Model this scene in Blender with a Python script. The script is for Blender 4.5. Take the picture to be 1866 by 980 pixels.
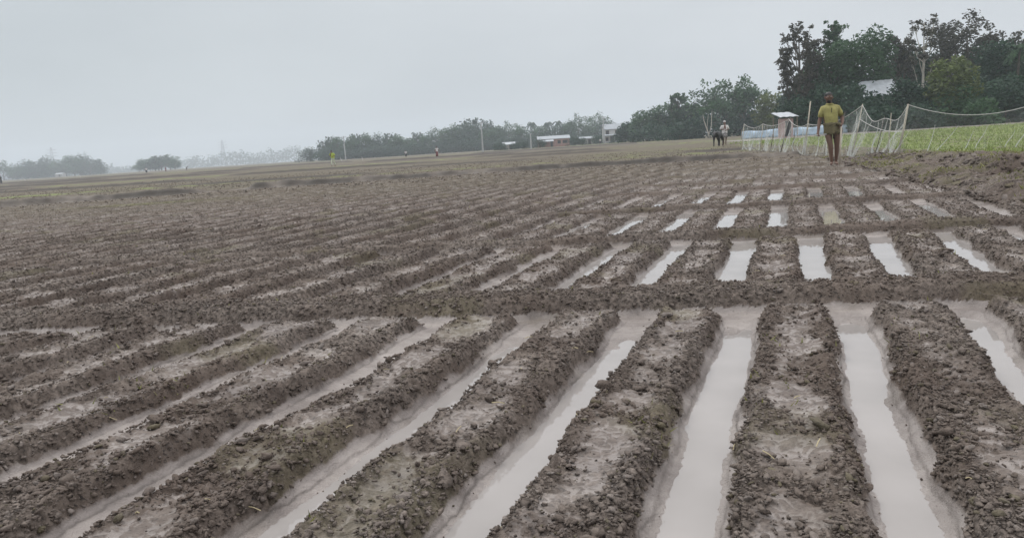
import bpy, bmesh, math, random
import numpy as np
from mathutils import Vector, Matrix

for o in list(bpy.data.objects):
    bpy.data.objects.remove(o)
S = bpy.context.scene
COL = S.collection
RAD = math.radians

# ------------------------------------------------------------------ camera
F_PX, EYE = 1400.0, 0.85
ROLL, PITCH = math.atan(0.064), RAD(8.992)
cr, sr, cp, sp = math.cos(ROLL), math.sin(ROLL), math.cos(PITCH), math.sin(PITCH)
cam_d = bpy.data.cameras.new('camera')
cam = bpy.data.objects.new('camera', cam_d)
COL.objects.link(cam)
cam_d.sensor_width = 36.0
cam_d.lens = 36.0 * F_PX / 1866.0
cam_d.clip_start, cam_d.clip_end = 0.05, 9000
_r, _u, _f = (cr, -sr * sp, -sr * cp), (sr, cr * sp, cr * cp), (0, cp, -sp)
cam.matrix_world = Matrix(((_r[0], _u[0], -_f[0], 0), (_r[1], _u[1], -_f[1], 0),
                           (_r[2], _u[2], -_f[2], EYE), (0, 0, 0, 1)))
S.camera = cam

# ------------------------------------------------------------------ sky, sun, exposure
SUN_EL, SUN_AZ = RAD(58), RAD(-38)          # azimuth from +Y towards +X
W = bpy.data.worlds.new('World')
S.world = W
W.use_nodes = True
nt = W.node_tree
nt.nodes.clear()
N, L = nt.nodes, nt.links
sky = N.new('ShaderNodeTexSky')
sky.sky_type = 'NISHITA'
sky.sun_disc = False
sky.sun_elevation, sky.sun_rotation = SUN_EL, SUN_AZ
sky.air_density, sky.dust_density = 1.5, 4.0
tc = N.new('ShaderNodeTexCoord')
sep = N.new('ShaderNodeSeparateXYZ')
L.new(tc.outputs['Generated'], sep.inputs[0])
rz = N.new('ShaderNodeValToRGB')             # overcast deck, brighter overhead
el = rz.color_ramp.elements
el[0].position, el[0].color = 0.0, (.56, .605, .632, 1)
el[1].position, el[1].color = 1.0, (1.60, 1.58, 1.54, 1)
for p, c in ((.08, (.57, .615, .64)), (.2, (.605, .64, .658)), (.5, (1.20, 1.20, 1.20))):
    e = el.new(p); e.color = (*c, 1)
L.new(sep.outputs['Z'], rz.inputs[0])
mr = N.new('ShaderNodeMapRange')             # thinner cloud towards +X
mr.inputs['From Min'].default_value, mr.inputs['From Max'].default_value = -.5, .5
L.new(sep.outputs['X'], mr.inputs['Value'])
rx = N.new('ShaderNodeValToRGB')
rx.color_ramp.elements[0].color = (.84, .86, .88, 1)
rx.color_ramp.elements[1].color = (1.06, 1.035, 1.05, 1)
L.new(mr.outputs[0], rx.inputs[0])
mp = N.new('ShaderNodeMapping'); mp.inputs['Scale'].default_value = (1, 1, 3.2)
L.new(tc.outputs['Generated'], mp.inputs[0])
cn = N.new('ShaderNodeTexNoise'); cn.inputs['Scale'].default_value = 2.6
cn.inputs['Detail'].default_value = 4; cn.inputs['Roughness'].default_value = .45
L.new(mp.outputs[0], cn.inputs['Vector'])
rc = N.new('ShaderNodeValToRGB')
rc.color_ramp.elements[0].position, rc.color_ramp.elements[0].color = .3, (.91, .915, .925, 1)
rc.color_ramp.elements[1].position, rc.color_ramp.elements[1].color = .7, (1.065, 1.06, 1.06, 1)
L.new(cn.outputs['Fac'], rc.inputs[0])


def mix(nt, a, b, fac, mode='MIX'):
    m = nt.nodes.new('ShaderNodeMix'); m.data_type = 'RGBA'; m.blend_type = mode
    for k, v in ((0, fac), (6, a), (7, b)):
        if isinstance(v, bpy.types.NodeSocket): nt.links.new(v, m.inputs[k])
        elif k == 0: m.inputs[0].default_value = v
        else: m.inputs[k].default_value = (*v, 1)
    return m.outputs[2]


deck = mix(nt, mix(nt, rz.outputs[0], rx.outputs[0], 1.0, 'MULTIPLY'), rc.outputs[0], 1.0, 'MULTIPLY')
deck10 = mix(nt, deck, (10, 10, 10), 1.0, 'MULTIPLY')
final = mix(nt, sky.outputs[0], deck10, .93)
bg = N.new('ShaderNodeBackground'); bg.inputs['Strength'].default_value = 0.113
L.new(final, bg.inputs['Color'])
wo = N.new('ShaderNodeOutputWorld'); L.new(bg.outputs[0], wo.inputs['Surface'])

sd = bpy.data.lights.new('sun', 'SUN')
sd.energy, sd.angle, sd.color = 1.4, RAD(20), (1.0, .97, .93)
sun = bpy.data.objects.new('sun', sd)
COL.objects.link(sun)
_sv = Vector((math.sin(SUN_AZ) * math.cos(SUN_EL), math.cos(SUN_AZ) * math.cos(SUN_EL), math.sin(SUN_EL)))
sun.rotation_euler = (-_sv).to_track_quat('-Z', 'Y').to_euler()
S.view_settings.view_transform = 'Standard'
S.view_settings.look = 'None'
S.view_settings.exposure = 0.0
S.view_settings.gamma = 1.0
S.view_settings.use_curve_mapping = False
S.cycles.transparent_max_bounces = 24
S.cycles.volume_bounces = 1
S.cycles.max_bounces = 6
S.render.filter_size = 0.95
S.cycles.use_denoising = True
S.cycles.denoiser = 'OPENIMAGEDENOISE'
S.cycles.denoising_prefilter = 'ACCURATE'

# ------------------------------------------------------------------ helpers


def pix_ray(px, py):
    u, v = (px - 933) / F_PX, (490 - py) / F_PX
    x, y = u * cr + v * sr, -u * sr + v * cr
    return (x, cp + y * sp, y * cp - sp)


def at(px, py, d):
    """the world point on the sight line of a photo pixel at ground distance d"""
    r = pix_ray(px, py)
    k = d / r[1]
    return Vector((r[0] * k, d, EYE + r[2] * k))


def _hash(ix, iy, seed):
    h = (ix.astype(np.int64) * 374761393 + iy.astype(np.int64) * 668265263 + seed * 974634777) & 0xffffffff
    h = ((h ^ (h >> 13)) * 1274126177) & 0xffffffff
    h = h ^ (h >> 16)
    return h


def _rnd(ix, iy, seed):
    return (_hash(ix, iy, seed) & 0xffff).astype(np.float32) / 65535.0


def perlin(x, y, seed=0):
    x0, y0 = np.floor(x), np.floor(y)
    fx, fy = (x - x0).astype(np.float32), (y - y0).astype(np.float32)
    ix, iy = x0.astype(np.int64), y0.astype(np.int64)
    u, v = fx * fx * fx * (fx * (fx * 6 - 15) + 10), fy * fy * fy * (fy * (fy * 6 - 15) + 10)

    def g(a, b):
        t = _rnd(ix + a, iy + b, seed) * 6.2832
        return np.cos(t) * (fx - a) + np.sin(t) * (fy - b)
    n0 = g(0, 0) * (1 - u) + g(1, 0) * u
    n1 = g(0, 1) * (1 - u) + g(1, 1) * u
    return (n0 * (1 - v) + n1 * v) * 1.5


def fbm(x, y, seed, octv=3):
    r, a = 0, 1.0
    for i in range(octv):
        r = r + a * perlin(x * 2 ** i, y * 2 ** i, seed + i * 7)
        a *= .5
    return r


def lumps(x, y, seed, keep=.8):
    """crumbly domes, one per cell: height 0..1"""
    x0, y0 = np.floor(x), np.floor(y)
    ix, iy = x0.astype(np.int64), y0.astype(np.int64)
    fx, fy = (x - x0).astype(np.float32), (y - y0).astype(np.float32)
    best = np.zeros_like(fx)
    for a in (-1, 0, 1):
        for b in (-1, 0, 1):
            r1, r2 = _rnd(ix + a, iy + b, seed), _rnd(ix + a, iy + b, seed + 11)
            hgt = _rnd(ix + a, iy + b, seed + 23)
            el_ = _rnd(ix + a, iy + b, seed + 31) * 3.1416
            dx, dy = a + .15 + .7 * r1 - fx, b + .15 + .7 * r2 - fy
            c, s = np.cos(el_), np.sin(el_)
            d2 = (dx * c + dy * s) ** 2 * 1.9 + (dy * c - dx * s) ** 2 * 4.2
            z = np.sqrt(np.maximum(0, 1 - d2)) * (.35 + .65 * hgt) * (hgt < keep)
            best = np.maximum(best, z)
    return best


def sstep(a, b, x):
    t = np.clip((x - a) / (b - a), 0, 1)
    return t * t * (3 - 2 * t)


# ------------------------------------------------------------------ the lie of the land
PITCH_U, SHEAR = 0.495, 0.37
BUNDS = np.array([-1.3, 1.15, 3.97, 6.52, 9.08, 11.75, 13.55, 15.95, 18.3, 20.6, 22.9, 25.2])
SEG_OFF = np.array([-.1, -.2, -.235, -.375, -.14, -.20, -.05, 0.0, .12, -.2, .05, .1, -.1])
# puddles: (segment, furrow) -> v from, v to, depth at the middle, water level
PUDDLES = {}
for k, a, b, d, l in ((2, 1.0, 3.70, .040, -.026), (1, 1.0, 3.66, .046, -.0275), (0, 1.0, 3.52, .052, -.0275),
                      (-1, 1.0, 3.3, .048, -.0225), (-2, 1.0, 3.35, .042, -.0245), (-3, 1.0, 2.3, .032, -.0235),
                      (3, 1.0, 3.4, .040, -.024), (-4, 1.55, 1.95, .028, -.024)):
    PUDDLES[(2, k)] = (a, b, d, l)
for k, a, b, d, l in ((3, 4.15, 6.25, .050, -.012), (2, 4.15, 6.25, .05, -.012), (1, 4.15, 6.2, .055, -.010),
                      (0, 4.15, 6.2, .055, -.012), (-1, 4.15, 6.2, .052, -.012), (-2, 4.3, 6.15, .036, -.017),
                      (-3, 5.2, 5.9, .032, -.018), (-4, 5.1, 5.4, .028, -.02), (4, 4.4, 6.0, .03, -.018)):
    PUDDLES[(3, k)] = (a - .05, b + .05, d + .006, l + .006)
for k, a, b, d, l in ((0, 6.75, 8.6, .045, -.013), (-1, 6.8, 8.2, .034, -.017), (-2, 6.8, 8.5, .05, -.012),
                      (-3, 6.85, 8.4, .042, -.015), (-4, 6.8, 8.0, .038, -.017), (-5, 6.9, 8.0, .03, -.018),
                      (1, 7.3, 8.3, .022, -.0155), (2, 7.0, 7.9, .027, -.018), (3, 7.3, 8.3, .022, -.017)):
    PUDDLES[(4, k)] = (a - .1, b + .12, d + .014, l + .014)
for k, a, b, d, l in ((0, 9.5, 11.0, .05, -.010), (-1, 9.5, 10.9, .048, -.011), (-2, 9.7, 10.8, .04, -.014),
                      (-3, 9.4, 10.5, .03, -.016), (1, 9.5, 11.1, .024, -.0155), (2, 9.5, 11.0, .022, -.017)):
    PUDDLES[(5, k)] = (a - .15, b + .15, d + .016, l + .015)
_prng = random.Random(4)
for seg in range(6, 12):
    for k in range(-7, 4):
        pr = {6: .3, 7: .9, 8: .6, 9: .5, 10: .5, 11: .4}[seg] * (1 if k > -4 else .6)
        if _prng.random() < pr:
            a, b = BUNDS[seg - 1], BUNDS[seg]
            PUDDLES[(seg, k)] = (a + .2, b - .25 - .6 * _prng.random(), .055 + .02 * _prng.random(), .003)
_PA = np.zeros((14, 40, 3), np.float32)
for (sg, k), (a, b, d, l) in PUDDLES.items():
    _PA[sg, k + 20] = (a, b, d)

EDGE_Y = np.array([-40, 3, 6.78, 9.96, 14.3, 19.7, 30, 45, 85, 3000.])
EDGE_X = np.array([-8, 3.55, 4.62, 5.52, 6.8, 8.25, 10.6, 13.0, 19, 260.])
CREST_H = (np.array([-40, 8, 10, 14, 17, 24, 40]), np.array([.34, .32, .28, .20, .14, .12, .1]))
FARB = (np.array([-40, -12.9, -10.6, -8.4, -2.3, 3.4, 8.3, 12, 40.]), np.array([19.5, 24.4, 25.1, 25.9, 26.8, 26.7, 24.4, 23.6, 22.]))


def land(x, y, fine=True):
    """height, wetness and grass cover of the ground"""
    x = np.asarray(x, np.float64); y = np.asarray(y, np.float64)
    warp = .035 * perlin(x * .8, y * .8, 5) + .016 * perlin(x * 3.1, y * 3.1, 6) + .007 * perlin(x * 9, y * 9, 16)
    u = x - SHEAR * y + warp
    v = y + .15 * x + .05 * perlin(x * .9, y * .9, 8) + .025 * perlin(x * 3.7, y * 3.7, 9)
    seg = np.searchsorted(BUNDS, v)
    ph = (u - SEG_OFF[np.minimum(seg, 12)]) / PITCH_U
    k = np.round(ph)
    w = np.abs(ph - k) * .464
    side = np.sign(ph - k)
    ki = np.clip(k.astype(int) + 20, 0, 39)
    pud = _PA[np.minimum(seg, 13), ki]
    win = sstep(pud[..., 0] - .08, pud[..., 0] + .12, v) * (1 - sstep(pud[..., 1] - .16, pud[..., 1] + .06, v + .10 * perlin(x * 9, y * 9, 19)))
    kv = _rnd(ki, seg, 77)
    D = .010 + .004 * kv + np.maximum(0, pud[..., 2] - .012) * win * (pud[..., 2] > 0)
    D = D + (.007 * perlin(x * 1.7, y * 1.7, 12) + .004 * perlin(x * 7, y * 7, 13)) * (.3 + win)
    t = np.clip(w / .104, 0, 1)
    D = D * (1 - .16 * sstep(2.8, 1.5, v))
    fur = -D + (D + .006 * perlin(x * 9, y * 9, 45) * t + .004 * perlin(x * 21, y * 21, 46) * t) * t ** 1.5 + .0035 * sstep(.073, .079, w + .012 * perlin(x * 5, y * 5, 44)) - .0035 * sstep(.082, .1, w)
    ej = .014 * perlin(x * 11, y * 11, 14) + .020 * perlin(x * 4.3, y * 4.3, 15)
    inbed = sstep(.072, .130, w + ej)
    bedh = .024 * sstep(-1.6, -3.0, u) * sstep(3.8, 5.5, y) + .047 - .008 * sstep(4.2, 6, y) - .014 * sstep(6.3, 7.2, y) * sstep(-3.6, -2.2, u) + .014 * (1 - sstep(.12, .21, w)) + .014 * perlin(x * 2.6, y * 2.6, 18)
    # the end of a bed before the cross bund, and the bund
    iB = np.clip(np.searchsorted(BUNDS, v + .0), 0, len(BUNDS) - 1)
    dn = v - BUNDS[iB]                                   # to the bund ahead
    db = v - BUNDS[np.maximum(iB - 1, 0)]                # to the bund behind
    dn = np.where(v > BUNDS[-1], -9, dn)
    dv = np.where(np.abs(dn) < np.abs(db), dn, db)
    ib = np.where(np.abs(dn) < np.abs(db), iB, np.maximum(iB - 1, 0))
    leftfade = np.where(ib >= 4, sstep(-5.5, -2.2, u), 1.0) * np.where(ib == 3, sstep(-9, -6, u), 1)
    bw = np.where(ib <= 2, .175, .125)
    ej2 = .05 * perlin(x * 6, y * 6, 25)
    bund = (1 - sstep(bw * .55, bw * 1.25, np.abs(dv + ej2 * .6))) * leftfade
    chw = np.where(ib <= 2, .29, np.where(ib <= 3, .26, .14))
    chan = sstep(-chw - .06, -chw + .02, dv + ej2) * (dv < 0) * leftfade * (1 - .6 * (ib > 4))
    inbed = inbed * (1 - chan) * sstep(-.2, -2.2, y - np.interp(x, FARB[0], FARB[1]))
    z = fur * (1 - inbed) + bedh * inbed
    z = np.where(chan > 0, z * (1 - chan) + chan * (-.006 + .006 * perlin(x * 2, y * 7, 31)), z)
    bh = np.where(ib <= 2, .085, .070) + .02 * perlin(x * 2.2, y * 2.2, 27)
    z = np.maximum(z, bund * bh + (1 - bund) * z)
    core = fbm(x * 3.4, y * 3.4, 33, 3)
    fleck = .55 * perlin(x * 17, y * 17, 35) + .45 * perlin(x * 43, y * 43, 36)
    silt = sstep(.135, .215, w + .06 * core + .03 * fleck) * sstep(-.55, .35, core + .75 * fleck + .12)
    silt = silt * (1 - .35 * sstep(-2.0, -4.5, u) * sstep(3.5, 7, y))
    silt = silt * inbed * (1 - .30 * sstep(4.2, 8, y))
    R = sstep(.04, .3, inbed) * (1 - .35 * silt)
    R = np.maximum(R, sstep(.03, .28, bund))
    R = np.where((chan > .5) & (bund < .3), .03, R)
    # field end: the far bund and the plain beyond it
    yf = np.interp(x, FARB[0], FARB[1]) + .12 * perlin(x * .7, y * .1, 51)
    df = y - yf
    gap = 1 - .92 * np.exp(-((x + 9.1 + .5 * perlin(x * .9, y * .9, 58)) / .75) ** 4)
    beyond = sstep(-.1, .35, df)
    rows = .012 * perlin(x * 1.1 - .4 * y, y * .12, 53)
    z = z * (1 - beyond) + beyond * (.07 + rows * .5 + .035 * fbm(x * .9, y * .35, 57, 2) * (y < 150))
    rag = perlin(x * 2.3, y * 2.3, 55)
    moist_shade = np.exp(-((df + .16 + .12 * rag) / .30) ** 2) * gap * (1 - sstep(10, 12, x)) * np.clip(.80 + .9 * perlin(x * .5, y * .1, 56) + .5 * rag, 0, 1)  # dark wet soil plus undercut shade painted along the far bund's near face
    z = z + (.18 + .06 * perlin(x * .6, y * .1, 54) + .05 * rag) * np.exp(-((df + .1 * rag) / .24) ** 2) * gap * (1 - sstep(9.5, 11.5, x))
    for yb, hb in ((36, .10), (45, .12), (58, .16), (76, .18), (100, .22), (135, .25)):
        wob = 1.6 * perlin(x * .06, x * 0 + yb, 61) + .035 * np.abs(x)
        brk = sstep(-.35, -.1, perlin(x * .05 + yb, x * 0 + 3.3, 62))
        moist_shade = np.maximum(moist_shade, .9 * brk * np.exp(-((y - yb + wob + .01 * yb) / (.014 * yb)) ** 2))  # small bunds: same damp soil and painted shade on the near side
        z = z + hb * brk * np.exp(-((y - yb + wob) / (.012 * yb)) ** 2)
    R = R * (1 - beyond) + beyond * .55
    # the lumpy bank beside the field and the grass field behind it
    ex = np.interp(y, EDGE_Y, EDGE_X) + .16 * perlin(x * .9, y * .9, 71)
    s = (x - ex) * .95
    ch = np.interp(y, *CREST_H)
    big = fbm(x * 2.2, y * 2.2, 73, 3)
    bank = ch * (.36 * sstep(-.05, .38, s + .12 * big) + .64 * sstep(.62, 1.12, s + .2 * big)) + ch * .16 * big * sstep(0, .4, s)
    bank = bank * (1 - .55 * sstep(1.5, 2.6, s)) - 0
    onb = sstep(-.08, .1, s)
    z = z * (1 - onb) + onb * np.maximum(bank, .0) + onb * .09 * sstep(1.3, 2.6, s) * (1 - ch)
    z = np.where(s > 2.6, .13 + .03 * fbm(x * .7, y * .7, 75, 2) * (y < 150), z) * 1.0
    bankR = onb * (1 - sstep(1.35, 1.9, s + .25 * big))
    R = np.maximum(R * (1 - onb), bankR)
    strip = sstep(52, 58, y - .15 * x) * (1 - sstep(72, 80, y)) * sstep(2, 4, s)
    wet = np.clip(1 - R * 1.15, 0, 1) * (1 - beyond) * (1 - onb)
    silt = silt * (1 - bund) * (1 - beyond) * (1 - onb)
    if not fine: R = R * (1 - .55 * silt)
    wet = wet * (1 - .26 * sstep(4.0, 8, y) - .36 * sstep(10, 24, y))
    wet = wet * (1 - sstep(2.5, 6, y) * .55 * sstep(-.25, .5, fbm(x * 1.3, y * 1.3, 93, 3)))
    wet = np.maximum(wet, .8 * strip)
    green = onb * sstep(1.4, 2.0, s + .25 * big) * (.72 + .28 * sstep(-.4, .3, fbm(x * .35, y * .8, 81, 2)))
    green = green * (1 - sstep(52, 60, y - .15 * x) * (s > 2))
    olive = sstep(.0, .5, fbm(x * .12, y * .3, 83, 2) + .15) * .5 * beyond
    olive = np.maximum(olive, sstep(28, 33, y) * sstep(1, 6, x) * (1 - sstep(46, 62, y)) * .75 * sstep(-.5, .2, fbm(x * .5, y * .9, 84, 2)))
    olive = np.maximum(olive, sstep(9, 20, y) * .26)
    olive = np.maximum(olive, beyond * (.42 + .2 * perlin(x * .08, y * .2, 89)) * (1 - strip))
    olive = np.maximum(olive, onb * bankR * .58 * sstep(-.3, .4, fbm(x * .9, y * .9, 85, 2) + (y - 9) * .06))
    olive = np.maximum(olive, .7 * np.exp(-(((x + 8.5) / 3.2) ** 2 + ((y - 18.5) / 1.0) ** 2)))
    olive = np.maximum(olive, beyond * .85 * sstep(.25, .6, perlin(x * .02, y * .14, 87)) * (y > 33))
    olive = np.maximum(olive, .35 * sstep(.28, .6, fbm(x * 1.3, y * 1.3, 88, 2)) * (R > .5))
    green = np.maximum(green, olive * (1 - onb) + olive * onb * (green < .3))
    if fine:
        lod = 1 - sstep(13, 22, y) * .85
        m = (R > .02) & (y < 60)
        xs, ys, Rs = x[m], y[m], R[m] * lod[m]
        dx = xs + .02 * perlin(xs * 25, ys * 25, 91)
        dy = ys + .02 * perlin(xs * 25, ys * 25, 92)
        sl_ = silt[m]
        bk = bankR[m]
        keepn = sl_ * .5
        h1 = lumps(dx / .055, dy / .055, 101, .35); h2 = lumps(dx / .028, dy / .028, 102, .75); h3 = lumps(dx / .015, dy / .015, 103, .9)
        h2s = lumps(dx / .034, dy / .034, 122, .36); h3s = lumps(dx / .015, dy / .015, 123, .55)
        rid = 1 - np.abs(fbm(xs * 21, ys * 21, 151, 3))
        h0 = lumps(dx / .13, dy / .13, 152, .45)
        h = np.maximum(.024 * h0, np.maximum(.018 * h1, .011 * h2)) + .006 * h3 + .010 * rid * rid - .006
        hs = np.maximum(.011 * h2s, .007 * h3s) + .008
        h = h * (1 - sl_) + hs * sl_
        wet = wet.copy()
        wet[m] = np.maximum(wet[m], .88 * sl_ * sstep(.0115, .0088, hs))
        h = h + .010 * fbm(xs * 13, ys * 13, 104, 3) * (1 - .5 * sl_)
        h = h + bk * (.06 * lumps(dx / .26, dy / .26, 105, .8) + .045 * lumps(dx / .13, dy / .13, 106, .8))
        h = h * (1 - .45 * sstep(4, 9, ys) * (bk < .3)) + .010 * lumps(dx / .16, dy / .30, 107, .8) * sstep(12, 22, ys)
        z = z.copy()
        z[m] += (h - .008) * np.where(sl_ > .3, np.maximum(Rs, .9), Rs)
        m2 = (R <= .6) & (y < 12)
        z[m2] += (.0022 * perlin(x[m2] * 40, y[m2] * 40, 109) + .0015 * perlin(x[m2] * 90, y[m2] * 90, 110)) * (1 - 0 * R[m2])
        g = (green > .5) & (s > 1.5) & (y < 60)
        z[g] += .05 * lumps(x[g] / .3, y[g] / .5, 112, .7) + .02 * lumps(x[g] / .12, y[g] / .2, 113, .8)
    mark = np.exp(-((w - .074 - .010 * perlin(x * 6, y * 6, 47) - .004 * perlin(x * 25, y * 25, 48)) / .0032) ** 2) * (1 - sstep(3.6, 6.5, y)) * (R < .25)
    moist_shade = np.maximum(moist_shade, mark * (.35 + .3 * perlin(x * 3, y * 3, 49)) * (1 - chan))
    moist_shade = moist_shade * (1 - sstep(.5, 1.5, s))
    return z, wet * (1 - .5 * moist_shade), green * (1 - moist_shade), R, moist_shade


def gz(x, y):
    return float(land(np.array([x]), np.array([y]), False)[0][0])


# ------------------------------------------------------------------ materials


def material(name, col, rough=.8, spec=.5, var=.0, vscale=8.0, metallic=0.0):
    m = bpy.data.materials.new(name); m.use_nodes = True
    t = m.node_tree
    b = t.nodes['Principled BSDF']
    b.inputs['Roughness'].default_value = rough
    b.inputs['Specular IOR Level'].default_value = spec
    b.inputs['Metallic'].default_value = metallic
    if var:
        tc = t.nodes.new('ShaderNodeTexCoord')
        n = t.nodes.new('ShaderNodeTexNoise'); n.inputs['Scale'].default_value = vscale
        n.inputs['Detail'].default_value = 5
        t.links.new(tc.outputs['Object'], n.inputs['Vector'])
        lo, hi = tuple(c * (1 - var) for c in col), tuple(min(1, c * (1 + var)) for c in col)
        r = t.nodes.new('ShaderNodeMapRange')
        r.inputs['From Min'].default_value, r.inputs['From Max'].default_value = .3, .7
        t.links.new(n.outputs['Fac'], r.inputs['Value'])
        t.links.new(mix(t, lo, hi, r.outputs[0]), b.inputs['Base Color'])
    else:
        b.inputs['Base Color'].default_value = (*col, 1)
    return m


def mud_material():
    m = bpy.data.materials.new('wet_mud'); m.use_nodes = True
    t = m.node_tree; n = t.nodes; l = t.links
    b = n['Principled BSDF']

    def noise(scale, det=4, rough=.55):
        q = n.new('ShaderNodeTexNoise'); q.inputs['Scale'].default_value = scale
        q.inputs['Detail'].default_value = det; q.inputs['Roughness'].default_value = rough
        l.new(geo.outputs['Position'], q.inputs['Vector'])
        return q.outputs['Fac']

    def attr(a):
        q = n.new('ShaderNodeAttribute'); q.attribute_name = a
        return q.outputs['Fac']

    def ramp(s, a, c):
        q = n.new('ShaderNodeMapRange'); q.inputs['From Min'].default_value = a; q.inputs['From Max'].default_value = c
        l.new(s, q.inputs['Value']); return q.outputs[0]
    geo = n.new('ShaderNodeNewGeometry')
    clod = mix(t, (.080, .067, .058), (.235, .200, .175), ramp(noise(46), .36, .64))
    clod = mix(t, clod, (.130, .103, .086), ramp(noise(1.3, 3), .4, .65))
    clod = mix(t, clod, (.045, .039, .035), ramp(noise(75, 2), .58, .7))
    silt = mix(t, (.245, .218, .203), (.370, .336, .316), ramp(noise(7, 5), .3, .7))
    silt = mix(t, silt, (.190, .166, .142), ramp(noise(2.1, 3), .55, .72))
    wet = attr('wet')
    base = mix(t, clod, silt, wet)
    grass = mix(t, (.125, .155, .048), (.262, .310, .115), ramp(noise(2.5, 6, .7), .32, .68))
    dull = mix(t, (.092, .084, .046), (.150, .136, .078), ramp(noise(9, 5), .35, .65))
    gr = attr('green')
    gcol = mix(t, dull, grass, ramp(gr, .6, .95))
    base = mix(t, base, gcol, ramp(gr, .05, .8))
    q = n.new('ShaderNodeMapping'); q.inputs['Scale'].default_value = (.35, 1.6, 1)
    l.new(geo.outputs['Position'], q.inputs['Vector'])
    q2 = n.new('ShaderNodeTexNoise'); q2.inputs['Scale'].default_value = 1.6; q2.inputs['Detail'].default_value = 8
    q2.inputs['Roughness'].default_value = .75
    l.new(q.outputs[0], q2.inputs['Vector'])
    base = mix(t, base, mix(t, base, (.62, .60, .60), 1.0, 'MULTIPLY'), ramp(q2.outputs['Fac'], .42, .66))
    base = mix(t, base, (.040, .035, .029), attr('moist_shade'))  # dark tone: damp soil, old waterlines, and shade painted on bund fronts
    l.new(base, b.inputs['Base Color'])
    rr = n.new('ShaderNodeMapRange')
    rr.inputs['To Min'].default_value, rr.inputs['To Max'].default_value = .74, .36
    l.new(wet, rr.inputs['Value']); l.new(rr.outputs[0], b.inputs['Roughness'])
    b.inputs['IOR'].default_value = 1.4
    sl = n.new('ShaderNodeMapRange'); sl.inputs['To Min'].default_value, sl.inputs['To Max'].default_value = .22, .5
    l.new(wet, sl.inputs['Value']); l.new(sl.outputs[0], b.inputs['Specular IOR Level'])
    bp = n.new('ShaderNodeBump'); bp.inputs['Strength'].default_value = .7; bp.inputs['Distance'].default_value = .008
    l.new(noise(160, 3, .6), bp.inputs['Height'])
    l.new(bp.outputs[0], b.inputs['Normal'])
    return m


def water_material():
    m = bpy.data.materials.new('muddy_water'); m.use_nodes = True
    t = m.node_tree; n = t.nodes; l = t.links
    b = n['Principled BSDF']
    geo = n.new('ShaderNodeNewGeometry')
    q = n.new('ShaderNodeTexNoise'); q.inputs['Scale'].default_value = 3.5; q.inputs['Detail'].default_value = 3
    l.new(geo.outputs['Position'], q.inputs['Vector'])
    l.new(mix(t, (.255, .242, .232), (.375, .355, .345), q.outputs['Fac']), b.inputs['Base Color'])
    b.inputs['Roughness'].default_value = .03
    b.inputs['IOR'].default_value = 1.36
    return m


M_MUD, M_WATER = mud_material(), water_material()

# ------------------------------------------------------------------ mesh building


def mesh_np(name, verts, faces, nside):
    """mesh from numpy arrays, all faces with nside corners"""
    me = bpy.data.meshes.new(name)
    nv, nf = len(verts), len(faces)
    me.vertices.add(nv)
    me.vertices.foreach_set('co', np.asarray(verts, np.float32).ravel())
    me.loops.add(nf * nside)
    me.loops.foreach_set('vertex_index', np.asarray(faces, np.int32).ravel())
    me.polygons.add(nf)
    me.polygons.foreach_set('loop_start', np.arange(0, nf * nside, nside, dtype=np.int32))
    me.update(calc_edges=True)
    return me


def attr_np(me, name, vals):
    a = me.attributes.new(name, 'FLOAT', 'POINT')
    a.data.foreach_set('value', np.asarray(vals, np.float32).ravel())


def link(name, me, mat=None, parent=None, smooth=True):
    if mat is not None:
        me.materials.clear(); me.materials.append(mat)
    if smooth:
        me.polygons.foreach_set('use_smooth', np.ones(len(me.polygons), bool))
    o = bpy.data.objects.new(name, me)
    COL.objects.link(o)
    if parent is not None: o.parent = parent
    return o


def tag(o, label=None, cat=None, group=None, kind=None):
    for k_, v_ in (('label', label), ('category', cat), ('group', group), ('kind', kind)):
        if v_: o[k_] = v_
    return o


def thing(name, label, cat, loc=(0, 0, 0), rz=0, group=None):
    o = bpy.data.objects.new(name, None)
    o.empty_display_size = .2
    COL.objects.link(o)
    o.location, o.rotation_euler = loc, (0, 0, rz)
    return tag(o, label, cat, group)


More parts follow.
